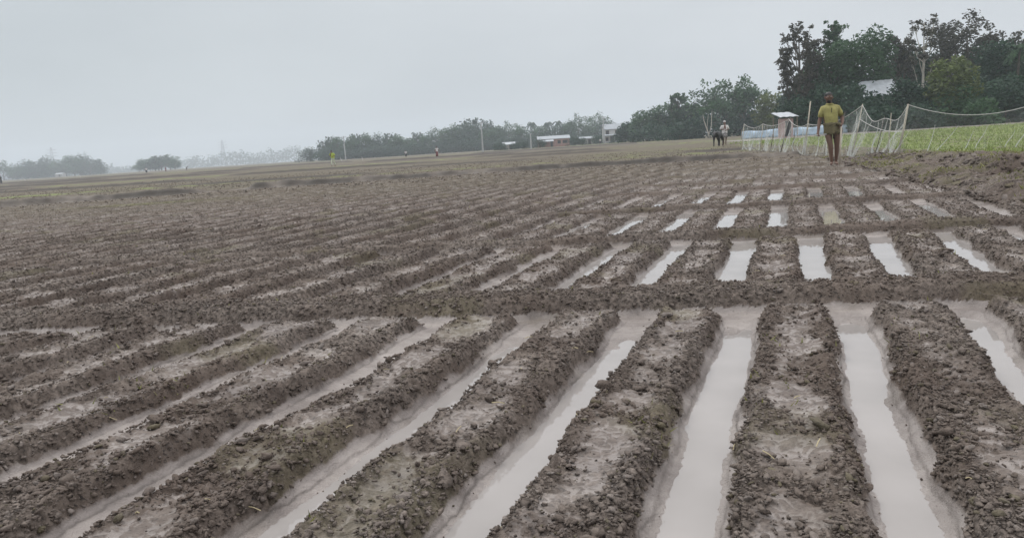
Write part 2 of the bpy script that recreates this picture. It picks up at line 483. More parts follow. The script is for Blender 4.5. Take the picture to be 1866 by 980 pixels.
class MB:
    def __init__(s): s.v, s.f = [], []

    def box(s, c, d, rot=None):
        i = len(s.v)
        for a in (-.5, .5):
            for b in (-.5, .5):
                for e in (-.5, .5):
                    p = Vector((a * d[0], b * d[1], e * d[2]))
                    if rot is not None: p = rot @ p
                    s.v.append(tuple(p + Vector(c)))
        for q in ((0, 1, 3, 2), (4, 6, 7, 5), (0, 4, 5, 1), (2, 3, 7, 6), (0, 2, 6, 4), (1, 5, 7, 3)):
            s.f.append(tuple(i + j for j in q))
        return s

    def tube(s, pts, rad, n=7, caps=True):
        pts = [Vector(p) for p in pts]
        if not hasattr(rad, '__len__'): rad = [rad] * len(pts)
        i0 = len(s.v)
        for j, p in enumerate(pts):
            d = (pts[min(j + 1, len(pts) - 1)] - pts[max(j - 1, 0)])
            d = d.normalized() if d.length > 1e-9 else Vector((0, 0, 1))
            a = d.cross(Vector((0.31, .95, .05)))
            if a.length < .2: a = d.cross(Vector((1, 0, 0)))
            a.normalize(); b = d.cross(a)
            for k in range(n):
                t = 6.2832 * k / n
                s.v.append(tuple(p + (a * math.cos(t) + b * math.sin(t)) * rad[j]))
        for j in range(len(pts) - 1):
            for k in range(n):
                k2 = (k + 1) % n
                s.f.append((i0 + j * n + k, i0 + j * n + k2, i0 + (j + 1) * n + k2, i0 + (j + 1) * n + k))
        if caps:
            s.f.append(tuple(i0 + k for k in reversed(range(n))))
            s.f.append(tuple(i0 + (len(pts) - 1) * n + k for k in range(n)))
        return s

    def poly(s, pts):
        i = len(s.v); s.v += [tuple(p) for p in pts]; s.f.append(tuple(range(i, i + len(pts)))); return s

    def slab(s, quad, th):
        """a quad given thickness along its normal"""
        q = [Vector(p) for p in quad]
        nrm = (q[1] - q[0]).cross(q[3] - q[0]).normalized() * th
        i = len(s.v)
        s.v += [tuple(p) for p in q] + [tuple(p - nrm) for p in q]
        s.f += [(i, i + 1, i + 2, i + 3), (i + 7, i + 6, i + 5, i + 4)]
        for a in range(4):
            b = (a + 1) % 4
            s.f.append((i + a, i + 4 + a, i + 4 + b, i + b))
        return s

    def ellipsoid(s, c, r, nu=12, nv=8, rot=None, fn=None):
        i = len(s.v); c = Vector(c)
        for a in range(nv + 1):
            th = math.pi * a / nv
            for b in range(nu):
                p_ = 6.2832 * b / nu
                q = Vector((math.sin(th) * math.cos(p_), math.sin(th) * math.sin(p_), math.cos(th)))
                if fn: q = fn(q)
                q = Vector((q.x * r[0], q.y * r[1], q.z * r[2]))
                if rot is not None: q = rot @ q
                s.v.append(tuple(c + q))
        for a in range(nv):
            for b in range(nu):
                b2 = (b + 1) % nu
                s.f.append((i + a * nu + b, i + (a + 1) * nu + b, i + (a + 1) * nu + b2, i + a * nu + b2))
        return s

    def mesh(s, name):
        me = bpy.data.meshes.new(name); me.from_pydata(s.v, [], s.f); me.update(); return me

    def build(s, name, mat, parent=None, smooth=False):
        return link(name, s.mesh(name), mat, parent, smooth)


# ------------------------------------------------------------------ ground: one sheet, finer near the eye
def build_field():
    ys = [-60, -30, -14, -6, -2, 0, .4, .7, .9]
    y = 1.0
    while y < 1800:
        ys.append(y)
        y *= 1.0021 if y < 11 else (1.0045 if y < 30 else (1.011 if y < 140 else 1.06))
    ys = np.array(ys)
    core = np.arange(-.86, .8601, .00165)
    tail = .86 + np.cumsum(.004 * 1.14 ** np.arange(34))
    ss = np.concatenate([-tail[::-1], core, tail])
    w = np.where(ys > .6, ys + .35, 1.0 + (.6 - ys) * 1.2)
    X = ss[None, :] * w[:, None]
    Y = np.repeat(ys[:, None], len(ss), 1)
    x, y = X.ravel(), Y.ravel()
    z, wet, green, R, moist_shade = land(x, y)
    nr, nc = X.shape
    idx = np.arange(nr * nc, dtype=np.int32).reshape(nr, nc)
    F = np.stack([idx[:-1, :-1], idx[:-1, 1:], idx[1:, 1:], idx[1:, :-1]], -1).reshape(-1, 4)
    me = mesh_np('mud_field', np.stack([x, y, z], -1), F, 4)
    attr_np(me, 'wet', wet); attr_np(me, 'green', green); attr_np(me, 'moist_shade', moist_shade)
    o = link('ground', me, M_MUD)
    tag(o, kind='structure')


def build_water():
    for (sg, k), (a, b, d, lev) in sorted(PUDDLES.items()):
        mb = MB()
        u = SEG_OFF[sg] + PITCH_U * k
        nseg = 24
        pts = []
        for j in range(nseg + 1):
            v = a - .12 + (b - a + .26) * j / nseg
            y = (v - .15 * u) / (1 + .15 * SHEAR)
            x = u + SHEAR * y
            wp = float((.035 * perlin(np.array([x * .8]), np.array([y * .8]), 5) + .016 * perlin(np.array([x * 3.1]), np.array([y * 3.1]), 6))[0])
            pts.append((x - wp, y))
        for j, (x, y) in enumerate(pts):
            mb.v += [(x - .112, y + .02, lev), (x + .112, y - .02, lev)]
            if j: mb.f.append((2 * j - 2, 2 * j - 1, 2 * j + 1, 2 * j))
        o = mb.build('water', M_WATER, smooth=True)
        tag(o, kind='structure')


def ico(sub):
    bm = bmesh.new(); bmesh.ops.create_icosphere(bm, subdivisions=sub, radius=1)
    v = np.array([p.co[:] for p in bm.verts], np.float32)
    f = np.array([[q.index for q in p.verts] for p in bm.faces], np.int32)
    bm.free(); return v, f


def build_clods():
    rng = np.random.default_rng(3)
    TT = []

    def batch(n, ylo, yhi, sub, smin, smax, power, rough_only=True, xr=None, steep=False, bank=False):
        y = ylo + (yhi - ylo) * rng.random(n) if xr else ylo * (yhi / ylo) ** (rng.random(n) ** .8)
        x = (rng.random(n) * 1.7 - .85) * (y + .35) if xr is None else xr[0] + (xr[1] - xr[0]) * rng.random(n)
        if bank: x = np.interp(y, EDGE_Y, EDGE_X) - .15 + 1.75 * rng.random(n)
        z, wet, green, R, moist_shade = land(x, y, False)
        keep = rng.random(n) < (np.clip(R, 0, 1) ** 1.5 * .95 + (.02 if rough_only else .06))
        if steep:
            sl = np.abs(land(x + .012, y, False)[0] - z) / .012
            keep &= rng.random(n) < np.clip(sl * 1.3 - .35, 0, 1)
        ex = np.interp(y, EDGE_Y, EDGE_X)
        if bank: keep &= x > ex - .1
        keep &= x < ex + 1.6
        x, y, z, R = x[keep], y[keep], z[keep], R[keep]
        n = len(x)
        r = smin + (smax - smin) * rng.random(n) ** power
        r = np.where(R < .3, r * .55, r)
        v, f = ico(sub)
        V = v[None] * (1 + (.5 if sub == 1 else .24) * (rng.random((n, len(v), 1)) - .5) * 2)
        V = V + (.34 if sub == 1 else .20) * (rng.random(V.shape) - .5)
        sc = np.stack([.8 + 1.1 * rng.random(n), .7 + .5 * rng.random(n), .45 + .4 * rng.random(n)], -1)
        V = V * sc[:, None] * r[:, None, None]
        a = rng.random(n) * 6.2832; tl = (rng.random(n) - .5) * 1.2
        c, s = np.cos(tl)[:, None], np.sin(tl)[:, None]
        V = np.stack([V[..., 0] * c - V[..., 2] * s, V[..., 1], V[..., 0] * s + V[..., 2] * c], -1)
        c, s = np.cos(a)[:, None], np.sin(a)[:, None]
        V = np.stack([V[..., 0] * c - V[..., 1] * s, V[..., 0] * s + V[..., 1] * c, V[..., 2]], -1)
        V += np.stack([x, y, z + np.where(R > .3, .007, .001) + r * .12], -1)[:, None]
        Fc = f[None] + (np.arange(n) * len(v))[:, None, None]
        g = np.repeat(np.where(rng.random(n) < .06, .45, .0), len(v))
        TT.append(np.repeat(np.where(rng.random(n) < .25, .35 * rng.random(n), 0), len(v)))
        return V.reshape(-1, 3), Fc.reshape(-1, 3), g
    parts = [batch(52000, 1.1, 4.2, 1, .0016, .0055, 1.6), batch(13000, 1.1, 4.4, 2, .0035, .0105, 2.6),
             batch(900, 1.1, 5, 2, .008, .020, 2.8), batch(110000, 3.6, 10, 1, .0024, .0085, 2.2),
             batch(50000, 9, 22, 1, .004, .0105, 2.0), 
             batch(34000, 1.1, 6, 1, .0013, .0055, 2.0, False), batch(40000, 1.1, 4.4, 1, .0025, .009, 2.2, steep=True),
             batch(70000, 4.2, 11, 1, .003, .009, 1.8, steep=True),
             batch(16000, 5, 20, 2, .010, .050, 3.0, bank=True), batch(60000, 5, 20, 1, .006, .026, 2.2, bank=True), batch(50000, 21, 48, 1, .008, .024, 1.8)]
    off, VV, FF, GG = 0, [], [], []
    for v, f, g in parts:
        VV.append(v); FF.append(f + off); GG.append(g); off += len(v)
    me = mesh_np('mud_clods', np.concatenate(VV), np.concatenate(FF), 3)
    attr_np(me, 'wet', np.concatenate(TT)); attr_np(me, 'green', np.concatenate(GG))
    o = link('mud_clods', me, M_MUD, smooth=False)
    tag(o, 'crumbled dark mud clods strewn over the beds and bunds', 'mud clods', kind='stuff')


build_field()
build_water()
build_clods()
# ------------------------------------------------------------------ trees


def hz(px): return 327.7 - .06405 * px


def pos(px, d):
    p = at(px, hz(px) + 4, d)
    return Vector((p.x, d, gz(p.x, d)))


def leaf_material(name, lo, hi):
    m = bpy.data.materials.new(name); m.use_nodes = True
    t = m.node_tree; n = t.nodes; l = t.links
    b = n['Principled BSDF']
    a = n.new('ShaderNodeAttribute'); a.attribute_name = 'tint'
    c = mix(t, lo, hi, a.outputs['Fac'])
    l.new(c, b.inputs['Base Color']); b.inputs['Roughness'].default_value = .6
    b.inputs['Specular IOR Level'].default_value = .3
    tr = n.new('ShaderNodeBsdfTranslucent'); l.new(c, tr.inputs['Color'])
    mx = n.new('ShaderNodeMixShader'); mx.inputs[0].default_value = .25
    l.new(b.outputs[0], mx.inputs[1]); l.new(tr.outputs[0], mx.inputs[2])
    l.new(mx.outputs[0], n['Material Output'].inputs['Surface'])
    return m


M_LEAF = leaf_material('green_leaves', (.019, .046, .022), (.074, .155, .066))
M_LEAF_DARK = leaf_material('dark_leaves', (.013, .034, .022), (.044, .098, .056))
M_LEAF_OLIVE = leaf_material('olive_leaves', (.050, .070, .020), (.140, .180, .055))
M_LEAF_BROWN = leaf_material('brownish_leaves', (.035, .034, .028), (.095, .092, .068))
M_BARK = material('bark', (.10, .085, .07), .9, var=.3, vscale=6)
M_BARK_PALE = material('pale_bark', (.42, .39, .34), .8, var=.2, vscale=5)


def crown_mesh(name, rng, centres, radii, leaf, n, flat=.75, tints=None):
    """n leaf-sized faces spread through clumps"""
    k = len(centres)
    wts = np.array(radii) ** 2; wts = wts / wts.sum()
    c = rng.choice(k, n, p=wts)
    d = rng.normal(size=(n, 3)); d /= np.linalg.norm(d, axis=1)[:, None]
    rr = rng.random(n) ** .45
    P = np.array(centres)[c] + d * (rr * np.array(radii)[c])[:, None] * np.array([1, 1, flat])
    a = rng.normal(size=(n, 3)); a[:, 2] *= .6; a /= np.linalg.norm(a, axis=1)[:, None]
    b = np.cross(a, rng.normal(size=(n, 3))); b /= np.linalg.norm(b, axis=1)[:, None]
    sz = leaf * (.6 + .8 * rng.random(n))[:, None]
    V = np.stack([P - a * sz, P + b * sz * .5, P + a * sz, P - b * sz * .45], 1).reshape(-1, 3)
    F = np.arange(4 * n).reshape(-1, 4)
    me = mesh_np(name, V, F, 4)
    ct = rng.random(k) if tints is None else np.array(tints)
    t = np.clip(.55 * ct[c] + .45 * rng.random(n), 0, 1)
    attr_np(me, 'tint', np.repeat(t, 4))
    return me


def tree_meshes(seed, H, Wd, style, leaf, n):
    """trunk with limbs, crown of leaf clumps; returns two meshes"""
    rng = np.random.default_rng(seed); R = rng.random
    tb = MB(); C, Q = [], []
    if style == 'palm':
        lean = (R() - .5) * .2 * H
        pts = [(lean * t * t, 0, H * .86 * t) for t in np.linspace(0, 1, 7)]
        tb.tube(pts, [.022 * H * (1 - .5 * t) for t in np.linspace(0, 1, 7)], 6)
        V, F, T = [], [], []
        top = Vector(pts[-1])
        for i in range(16):
            az, el = 6.2832 * i / 16 + R() * .3, .9 - 1.3 * R()
            Ln = Wd * .5 * (.85 + .4 * R())
            prev = None
            for j in range(9):
                t = j / 8
                p = top + Vector((math.cos(az) * Ln * t * math.cos(el), math.sin(az) * Ln * t * math.cos(el), Ln * (math.sin(el) * t - .75 * t * t)))
                if prev is not None:
                    dr = (p - prev).normalized(); sd = dr.cross(Vector((0, 0, 1))).normalized()
                    for q in (-1, 1):
                        for m in range(3):
                            o_ = prev.lerp(p, m / 3)
                            tip = o_ + sd * q * Ln * .26 * (1 - .6 * t) + dr * Ln * .1 - Vector((0, 0, Ln * .10))
                            i0 = len(V)
                            V += [tuple(o_), tuple(o_ + dr * Ln * .045), tuple(tip), tuple(o_ * .5 + tip * .5 - dr * Ln * .02)]
                            F.append((i0, i0 + 1, i0 + 2, i0 + 3)); T += [R()] * 4
                prev = p
        me = mesh_np('crown', np.array(V), np.array(F), 4); attr_np(me, 'tint', T)
        return tb.mesh('trunk'), me
    lowest = {'dense': .22, 'airy': .34, 'sparse': .52, 'tall': .28, 'umbrella': .42, 'bush': .05, 'spire': .12}[style]
    nb = {'dense': 24, 'airy': 34, 'sparse': 11, 'tall': 20, 'umbrella': 22, 'bush': 12, 'spire': 10}[style]
    rcl = {'dense': .25, 'airy': .125, 'sparse': .12, 'tall': .19, 'umbrella': .20, 'bush': .30, 'spire': .32}[style]
    bend = (R() - .5) * .06 * H
    tr = [(bend * math.sin(2.5 * t), bend * .5 * math.sin(1.7 * t + 1), H * (.93 if style != 'bush' else .5) * t) for t in np.linspace(0, 1, 9)]
    r0 = H * (.021 if style != 'sparse' else .013)
    tb.tube(tr, [r0 * (1.25 - t * 1.15) + .01 for t in np.linspace(0, 1, 9)], 7)
    for i in range(nb):
        az = i * 2.39996 + (R() - .5)
        if style == 'umbrella':
            rad = (R() ** .6); zz = .62 + .33 * (1 - rad ** 2) + .08 * (R() - .5) - .12 * (R() < .3)
        else:
            zz = lowest + (1 - lowest - .05) * (i + .5) / nb + .05 * (R() - .5)
            tq = (zz - lowest) / (1 - lowest)
            prof = {'dense': math.sqrt(max(0, 1 - (1.7 * tq - .75) ** 2 * .95)), 'bush': math.sqrt(max(0, 1 - tq * tq)),
                    'airy': math.sqrt(max(0, 1 - (1.75 * tq - .85) ** 2)), 'sparse': .55 + .3 * math.sin(3 * tq),
                    'tall': 1.05 - .75 * tq, 'spire': .8 * (1 - tq) + .15}[style]
            rad = prof * (.55 + .45 * R())
        rad *= Wd / 2 * (1 - rcl * .55)
        c = Vector((math.cos(az) * rad + bend, math.sin(az) * rad, zz * H))
        q = rcl * Wd * (.65 + .6 * R())
        C.append(tuple(c)); Q.append(q)
        z0 = max(lowest * H * .75, c.z - rad * .9 - .05 * H)
        k = min(8, max(0, int(z0 / (H * .93) * 8)))
        s0 = Vector(tr[k])
        mid = s0.lerp(c, .5) + Vector((0, 0, -.04 * H + (R() - .5) * .05 * H))
        tb.tube([s0, mid, c], [r0 * .42, r0 * .27, r0 * .08], 5, False)
        if style in ('airy', 'sparse', 'umbrella', 'tall'):
            for e in range(3):
                dd = Vector((R() - .5, R() - .5, R() - .25)) * q * 2.2
                tb.tube([mid.lerp(c, .6), c + dd * .6, c + dd], [r0 * .16, r0 * .09, r0 * .03], 4, False)
                C.append(tuple(c + dd)); Q.append(q * .6)
    return tb.mesh('trunk'), crown_mesh('crown', rng, C, Q, leaf, n, .8)


def tree(name, label, px, d, top, wpx, style, seed, leaf, n, mat, bark=None, group=None, cat='tree'):
    p = pos(px, d)
    H = max(.5, at(px, top, d).z - p.z); Wd = wpx / F_PX * d
    t = thing(name, label, cat, p, 0, group)
    a, b = tree_meshes(seed, H, Wd, style, leaf, n)
    link('trunk', a, bark or M_BARK, t); link('crown', b, mat, t, smooth=False)
    return t


GROVE = 'trees of the grove behind the net fence'
for i, (nm, lb, px, d, top, wpx, st, lf, n, mt, bk) in enumerate((
    ('airy_tree', 'airy brownish tree with see-through crown at the open end of the grove', 1455, 86, 50, 78, 'airy', .16, 5600, M_LEAF_BROWN, None),
    ('tall_tree', 'tall narrow tree whose pointed crown rises above the man in the yellow shirt', 1514, 92, 32, 56, 'tall', .17, 4600, M_LEAF, None),
    ('leafy_tree', 'broad dense dark green tree standing over the tin roofed house', 1568, 88, 66, 124, 'dense', .20, 8500, M_LEAF, None),
    ('leafy_tree', 'dense bluish green tree below the tall narrow tree, beside the airy one', 1512, 87, 92, 96, 'dense', .20, 6500, M_LEAF, None),
    ('leafy_tree', 'dark purplish tree of thin crown between the dense broad tree and the pale trunked one', 1638, 92, 62, 76, 'airy', .17, 5200, M_LEAF_BROWN, None),
    ('sparse_tree', 'slender nearly bare tree with a pale trunk and wispy top', 1680, 80, 27, 62, 'sparse', .13, 1700, M_LEAF_BROWN, M_BARK_PALE),
    ('spreading_tree', 'widest tree of the grove, open spreading crown with dark limbs showing', 1757, 92, 52, 164, 'airy', .18, 12500, M_LEAF_BROWN, None),
    ('leafy_tree', 'dense tree under the outer boughs of the widest tree', 1812, 86, 84, 90, 'dense', .20, 5200, M_LEAF_DARK, None),
    ('leafy_tree', 'small olive green tree in front of the widest tree', 1728, 76, 108, 78, 'dense', .18, 4200, M_LEAF_OLIVE, None),
    ('leafy_tree', 'tall green tree cut by the edge of the photo', 1912, 88, 60, 120, 'dense', .20, 5200, M_LEAF, None),
    ('leafy_tree', 'dark tree filling the grove behind the pale trunk', 1655, 97, 96, 120, 'dense', .22, 6500, M_LEAF_DARK, None),
    ('leafy_tree', 'dark tree deep in the grove behind the small olive tree', 1740, 99, 92, 130, 'dense', .22, 6500, M_LEAF_DARK, None),
    ('leafy_tree', 'low bluish tree behind the airy tree at the open end of the grove', 1482, 97, 128, 84, 'dense', .20, 4200, M_LEAF_DARK, None),
    ('leafy_tree', 'dark tree deep in the grove between the widest tree and the feathery palm', 1835, 97, 108, 110, 'dense', .22, 5200, M_LEAF_DARK, None),
)):
    tree(nm, lb, px, d, top, wpx, st, 40 + i, lf, n, mt, bk, GROVE)
tree('palm_tree', 'feathery palm with drooping fronds near the outer end of the grove', 1850, 84, 66, 66, 'palm', 7, .2, 0, M_LEAF, None, GROVE)
tree('palm_tree', 'second feathery palm, half cut by the photo edge', 1872, 90, 78, 60, 'palm', 8, .2, 0, M_LEAF, None, GROVE)

UNDER = 'shrubs under the grove trees'
for i, (lb, px, d, top, wpx, mt) in enumerate((
    ('dark shrub below the airy tree, behind the blue sheet', 1448, 83, 186, 70, M_LEAF_DARK),
    ('dark shrub behind the head of the man in the yellow shirt', 1506, 82, 160, 74, M_LEAF_DARK),
    ('dark shrub in front of the tin roofed house', 1588, 76, 180, 84, M_LEAF_DARK),
    ('tall dark shrub hiding the outer end of the tin roofed house', 1650, 77, 150, 72, M_LEAF_DARK),
    ('tall dark shrub between the man and the tin roofed house', 1552, 80, 152, 60, M_LEAF_DARK),
    ('dark shrub behind the leaning bamboo post', 1686, 79, 158, 76, M_LEAF_DARK),
    ('green shrub under the small olive tree', 1738, 75, 168, 84, M_LEAF),
    ('dark shrub under the widest tree, behind the green shrub', 1770, 80, 150, 96, M_LEAF_DARK),
    ('bright green shrub with a loose top at the field edge', 1786, 73, 188, 70, M_LEAF),
    ('dark shrub under the feathery palm', 1832, 76, 150, 86, M_LEAF_DARK),
    ('dark shrub at the outer end of the grove, cut by the photo edge', 1884, 76, 146, 90, M_LEAF_DARK),
    ('low dark hedge-like shrub at the grove foot below the pale trunk', 1664, 74, 206, 90, M_LEAF_DARK),
    ('low dark shrub at the grove foot behind the sagging net', 1604, 74, 208, 80, M_LEAF_DARK),
)):
    tree('shrub', lb, px, d, top, wpx, 'bush', 80 + i, .18, 3000, mt, None, UNDER, 'shrub')

for px, d, top, wpx, lb in ((1122, 232, 236, 46, 'small tree beside the white house, nearest its porch'), (1150, 222, 232, 50, 'dark tree closing the gap between white house and tree bank')):
    tree('leafy_tree', lb, px, d + 25, top, wpx, 'dense', px, .4, 1800, M_LEAF_DARK, None, 'trees beside the white house')
MIDT = 'trees beyond the man in the white shirt'
for i, (nm, lb, px, d, top, wpx, st, mt) in enumerate((
    ('leafy_tree', 'lowest rounded tree at the tapering end of the tree bank next to the white house', 1148, 205, 226, 50, 'dense', M_LEAF_DARK),
    ('leafy_tree', 'rounded tree second from the white house on the tree bank', 1178, 195, 209, 60, 'dense', M_LEAF),
    ('leafy_tree', 'rounded tree just below the slim airy tree of the tree bank', 1212, 185, 192, 62, 'dense', M_LEAF),
    ('airy_tree', 'slim airy tree rising above the tree bank', 1237, 180, 170, 34, 'airy', M_LEAF),
    ('leafy_tree', 'dark tree beside the slim airy tree, over bare grey stems', 1258, 178, 192, 54, 'dense', M_LEAF_DARK),
    ('umbrella_tree', 'flat topped spreading tree behind the man in the white shirt', 1300, 172, 177, 84, 'umbrella', M_LEAF),
    ('umbrella_tree', 'taller flat topped spreading tree between the white shirt man and the small hut', 1358, 160, 164, 74, 'umbrella', M_LEAF),
    ('leafy_tree', 'pale green rounded tree behind the small hut', 1412, 150, 174, 66, 'dense', M_LEAF_OLIVE),
    ('leafy_tree', 'dark tree between the small hut and the airy grove tree', 1446, 140, 172, 60, 'dense', M_LEAF_DARK),
    ('leafy_tree', 'dark low tree filling the bank below the flat topped trees', 1330, 178, 200, 80, 'dense', M_LEAF_DARK),
    ('leafy_tree', 'dark low tree below the slim airy tree', 1225, 190, 212, 70, 'dense', M_LEAF_DARK),
    ('leafy_tree', 'dark low tree behind the end of the net fence', 1385, 162, 202, 80, 'dense', M_LEAF_DARK),
)):
    tree(nm, lb, px, d, top, wpx, st, 120 + i, .34, 2600, mt, None, MIDT)
for i, (px, top, wpx) in enumerate(((1282, 214, 70), (1345, 222, 60), (1180, 236, 70), (1240, 232, 70), (1400, 214, 60))):
    tree('shrub', ('dark shrub at the tree bank foot beside the pale forked tree', 'dark shrub at the tree bank foot just past the man in the white shirt',
                   'dark shrub at the low end of the tree bank', 'dark shrub under the slim airy tree', 'light shrub at the tree bank foot by the small hut')[i],
         px, 158 if i != 2 else 180, top, wpx, 'bush', 160 + i, .36, 1100, M_LEAF_DARK if i < 4 else M_LEAF, None, 'shrubs along the tree bank', 'shrub')
pt = pos(1292, 150)
fk = thing('forked_tree', 'pale forked stems of a small tree at the tree bank foot', 'tree', pt, 0, MIDT)
mb = MB()
mb.tube([(0, 0, 0), (-.1, 0, .9), (-.9, 0, 3.4), (-1.1, .2, 5)], [.16, .13, .08, .04]).tube([(-.05, 0, .6), (.5, 0, 2.2), (.6, 0, 4.4), (.9, .2, 6)], [.12, .09, .07, .03])
mb.tube([(-.3, 0, 1.6), (-.2, .1, 3.2), (.1, .1, 5)], [.07, .05, .02])
mb.build('trunk', M_BARK_PALE, fk, True)
link('crown', crown_mesh('crown', np.random.default_rng(9), [(-1.1, 0, 5.2), (.8, 0, 6), (.1, 0, 5.4)], [1.1, 1.2, .9], .3, 300), M_LEAF, fk, smooth=False)

# far treelines: variants shared between copies
FARV = []
for i, (st, n, w) in enumerate((('dense', 2400, 1.0), ('bush', 2400, 1.25), ('umbrella', 1500, 1.3), ('airy', 1200, .9), ('tall', 600, .6), ('palm', 0, .75), ('spire', 250, .32))):
    FARV.append((st, tree_meshes(300 + i, 1.0, w, st, .044, n), w))


def far_tree(px, d, top, wpx, v, label, group, rz):
    p = pos(px, d); H = at(px, top, d).z - p.z
    st, (a, b), w = FARV[v]
    t = thing({'palm': 'palm_tree', 'spire': 'slender_tree', 'bush': 'distant_shrub'}.get(st, 'distant_tree'), label, 'tree', p, rz, group)
    sx = wpx / F_PX * d / w
    t.scale = (sx, sx, H)
    ta = link('trunk', a, M_BARK, t); tb = link('crown', b, (M_LEAF, M_LEAF_DARK)[v % 2], t, smooth=False)
    return t


_r = random.Random(11)
ROW = 'hazy treeline across the middle of the horizon'
segs = (
    ('low round tree standing free at the end of the treeline', [(566, 273, 44, 1)]),
    ('hazy tree directly behind the yellow clothed woman and the pole beside her', [(592, 257, 24, 3), (606, 251, 26, 3), (618, 254, 30, 0), (604, 268, 44, 1)]),
    ('hazy rounded tree in the treeline past the yellow clothed woman and her pole', [
        (641, 252, 26, 0), (652, 246, 22, 3), (668, 248, 34, 0), (690, 250, 36, 1), (712, 245, 30, 3), (726, 250, 36, 0), (650, 266, 60, 1), (700, 264, 60, 1),
        (745, 255, 36, 0), (764, 243, 24, 3), (778, 249, 30, 0), (760, 266, 60, 1)]),
    ('green rounded tree in the treeline from the person in red to the tall pole', [
        (797, 246, 40, 2), (818, 238, 36, 0), (838, 231, 40, 0), (862, 219, 40, 3), (858, 234, 50, 1), (810, 258, 60, 1), (850, 254, 66, 1)]),
    ('green rounded tree in the treeline from the tall pole to the brick house', [
        (892, 221, 24, 3), (888, 238, 40, 0), (908, 234, 36, 0), (930, 236, 40, 2), (952, 234, 36, 0), (905, 252, 66, 1), (950, 250, 60, 1)]),
    ('feathery palm standing behind the brick house', [(972, 218, 26, 5), (1000, 218, 26, 5), (1017, 216, 24, 5), (1041, 217, 26, 5)]),
    ('rounded tree behind the brick house and its palms', [(985, 234, 40, 0), (1012, 234, 44, 1), (1036, 228, 36, 0), (1056, 224, 36, 2), (1072, 233, 34, 0)]),
    ('flat topped dark tree around the white house and its pole', [(1090, 222, 46, 2), (1108, 226, 40, 1), (1128, 229, 40, 0), (1082, 242, 40, 1)]),
)
for lb, lst in segs:
    for j, (px, top, wpx, v) in enumerate(lst):
        far_tree(px, 350 + 10 * _r.random() + (10 if v in (3, 5) else 0), top, wpx, v, lb, ROW, _r.random() * 6)
for px, top, wpx, lb in ((984, 256, 22, 'low shrub hiding a corner of the brick house'), (1046, 252, 26, 'low shrub at the blind end of the brick house'),
                         (938, 262, 18, 'low shrub before the tin shed'), (1088, 249, 22, 'low shrub between the grey shed and the pole'), (1128, 246, 30, 'low shrub hiding the side of the white house'),
                         (912, 262, 26, 'low shrub just short of the tin shed'), (955, 259, 28, 'low shrub behind the short pale pole'), (1062, 253, 20, 'low shrub half hiding the grey shed')):
    far_tree(px, 231, top, wpx, 1, lb, 'shrubs before the treeline houses', px)
for j in range(26):
    px = 596 + j * 20.5
    far_tree(px, 338 + 6 * _r.random(), hz(px) - 9 - 7 * _r.random(), 40, 1, 'low dark shrub along the foot of the hazy treeline', 'shrubs along the treeline foot', j)
LFT = 'hazy wood at the far edge of the field'
for lb, lst in (
    ('blue hazy rounded tree in the small wood below the first pylon', [(8, 303, 40, 1), (32, 306, 36, 0), (54, 297, 42, 1), (70, 295, 36, 0), (88, 291, 36, 1), (108, 299, 40, 0),
     (122, 297, 36, 1), (137, 287, 36, 0), (152, 286, 40, 1), (166, 291, 36, 0), (176, 297, 36, 1), (186, 306, 30, 1), (-20, 302, 44, 0), (100, 310, 60, 1), (50, 312, 60, 1), (150, 306, 60, 1)]),
    ('thin spire-like tree at the end of the small wood', [(184, 289, 9, 6)]),
    ('dark hazy tree in the lone clump standing in the open field', [(254, 303, 24, 1), (266, 292, 30, 0), (284, 288, 30, 0), (295, 284, 34, 1), (311, 290, 34, 2), (320, 291, 22, 0), (290, 300, 50, 1)]),
):
    for j, (px, top, wpx, v) in enumerate(lst):
        v = v if j % 3 else (3 if j % 2 else 2) if v < 2 else v
        far_tree(px, (680 if px < 200 else 560) + 12 * _r.random(), top, wpx, v, lb, LFT if px < 200 else 'lone clump of trees in the open field', _r.random() * 6)
# the farthest belt of woods, one pale mass
rng = np.random.default_rng(21)
cs, rs = [], []
for px in range(-60, 560, 5):
    if 196 < px < 560 or px <= 0 or rng.random() < .6:
        d = 1350 + 60 * rng.random()
        top = hz(px) - (12 + 10 * rng.random() + (6 if 395 < px < 440 or 480 < px < 545 else 0)) * (.55 if 200 < px < 250 else 1)
        p = at(px, top, d)
        for q in range(3):
            r_ = 6.6 + 5 * rng.random()
            cs.append((p.x + rng.normal() * 3, d + rng.normal() * 6, max(1.5, (p.z - r_ * .6) * (1 - q * .38)))); rs.append(r_)
link_o = link('woodland', crown_mesh('woodland', rng, cs, rs, 1.8, 12000), M_LEAF_DARK, smooth=False)
tag(link_o, 'palest belt of far woods fading into the haze on the horizon', 'woods', kind='stuff')


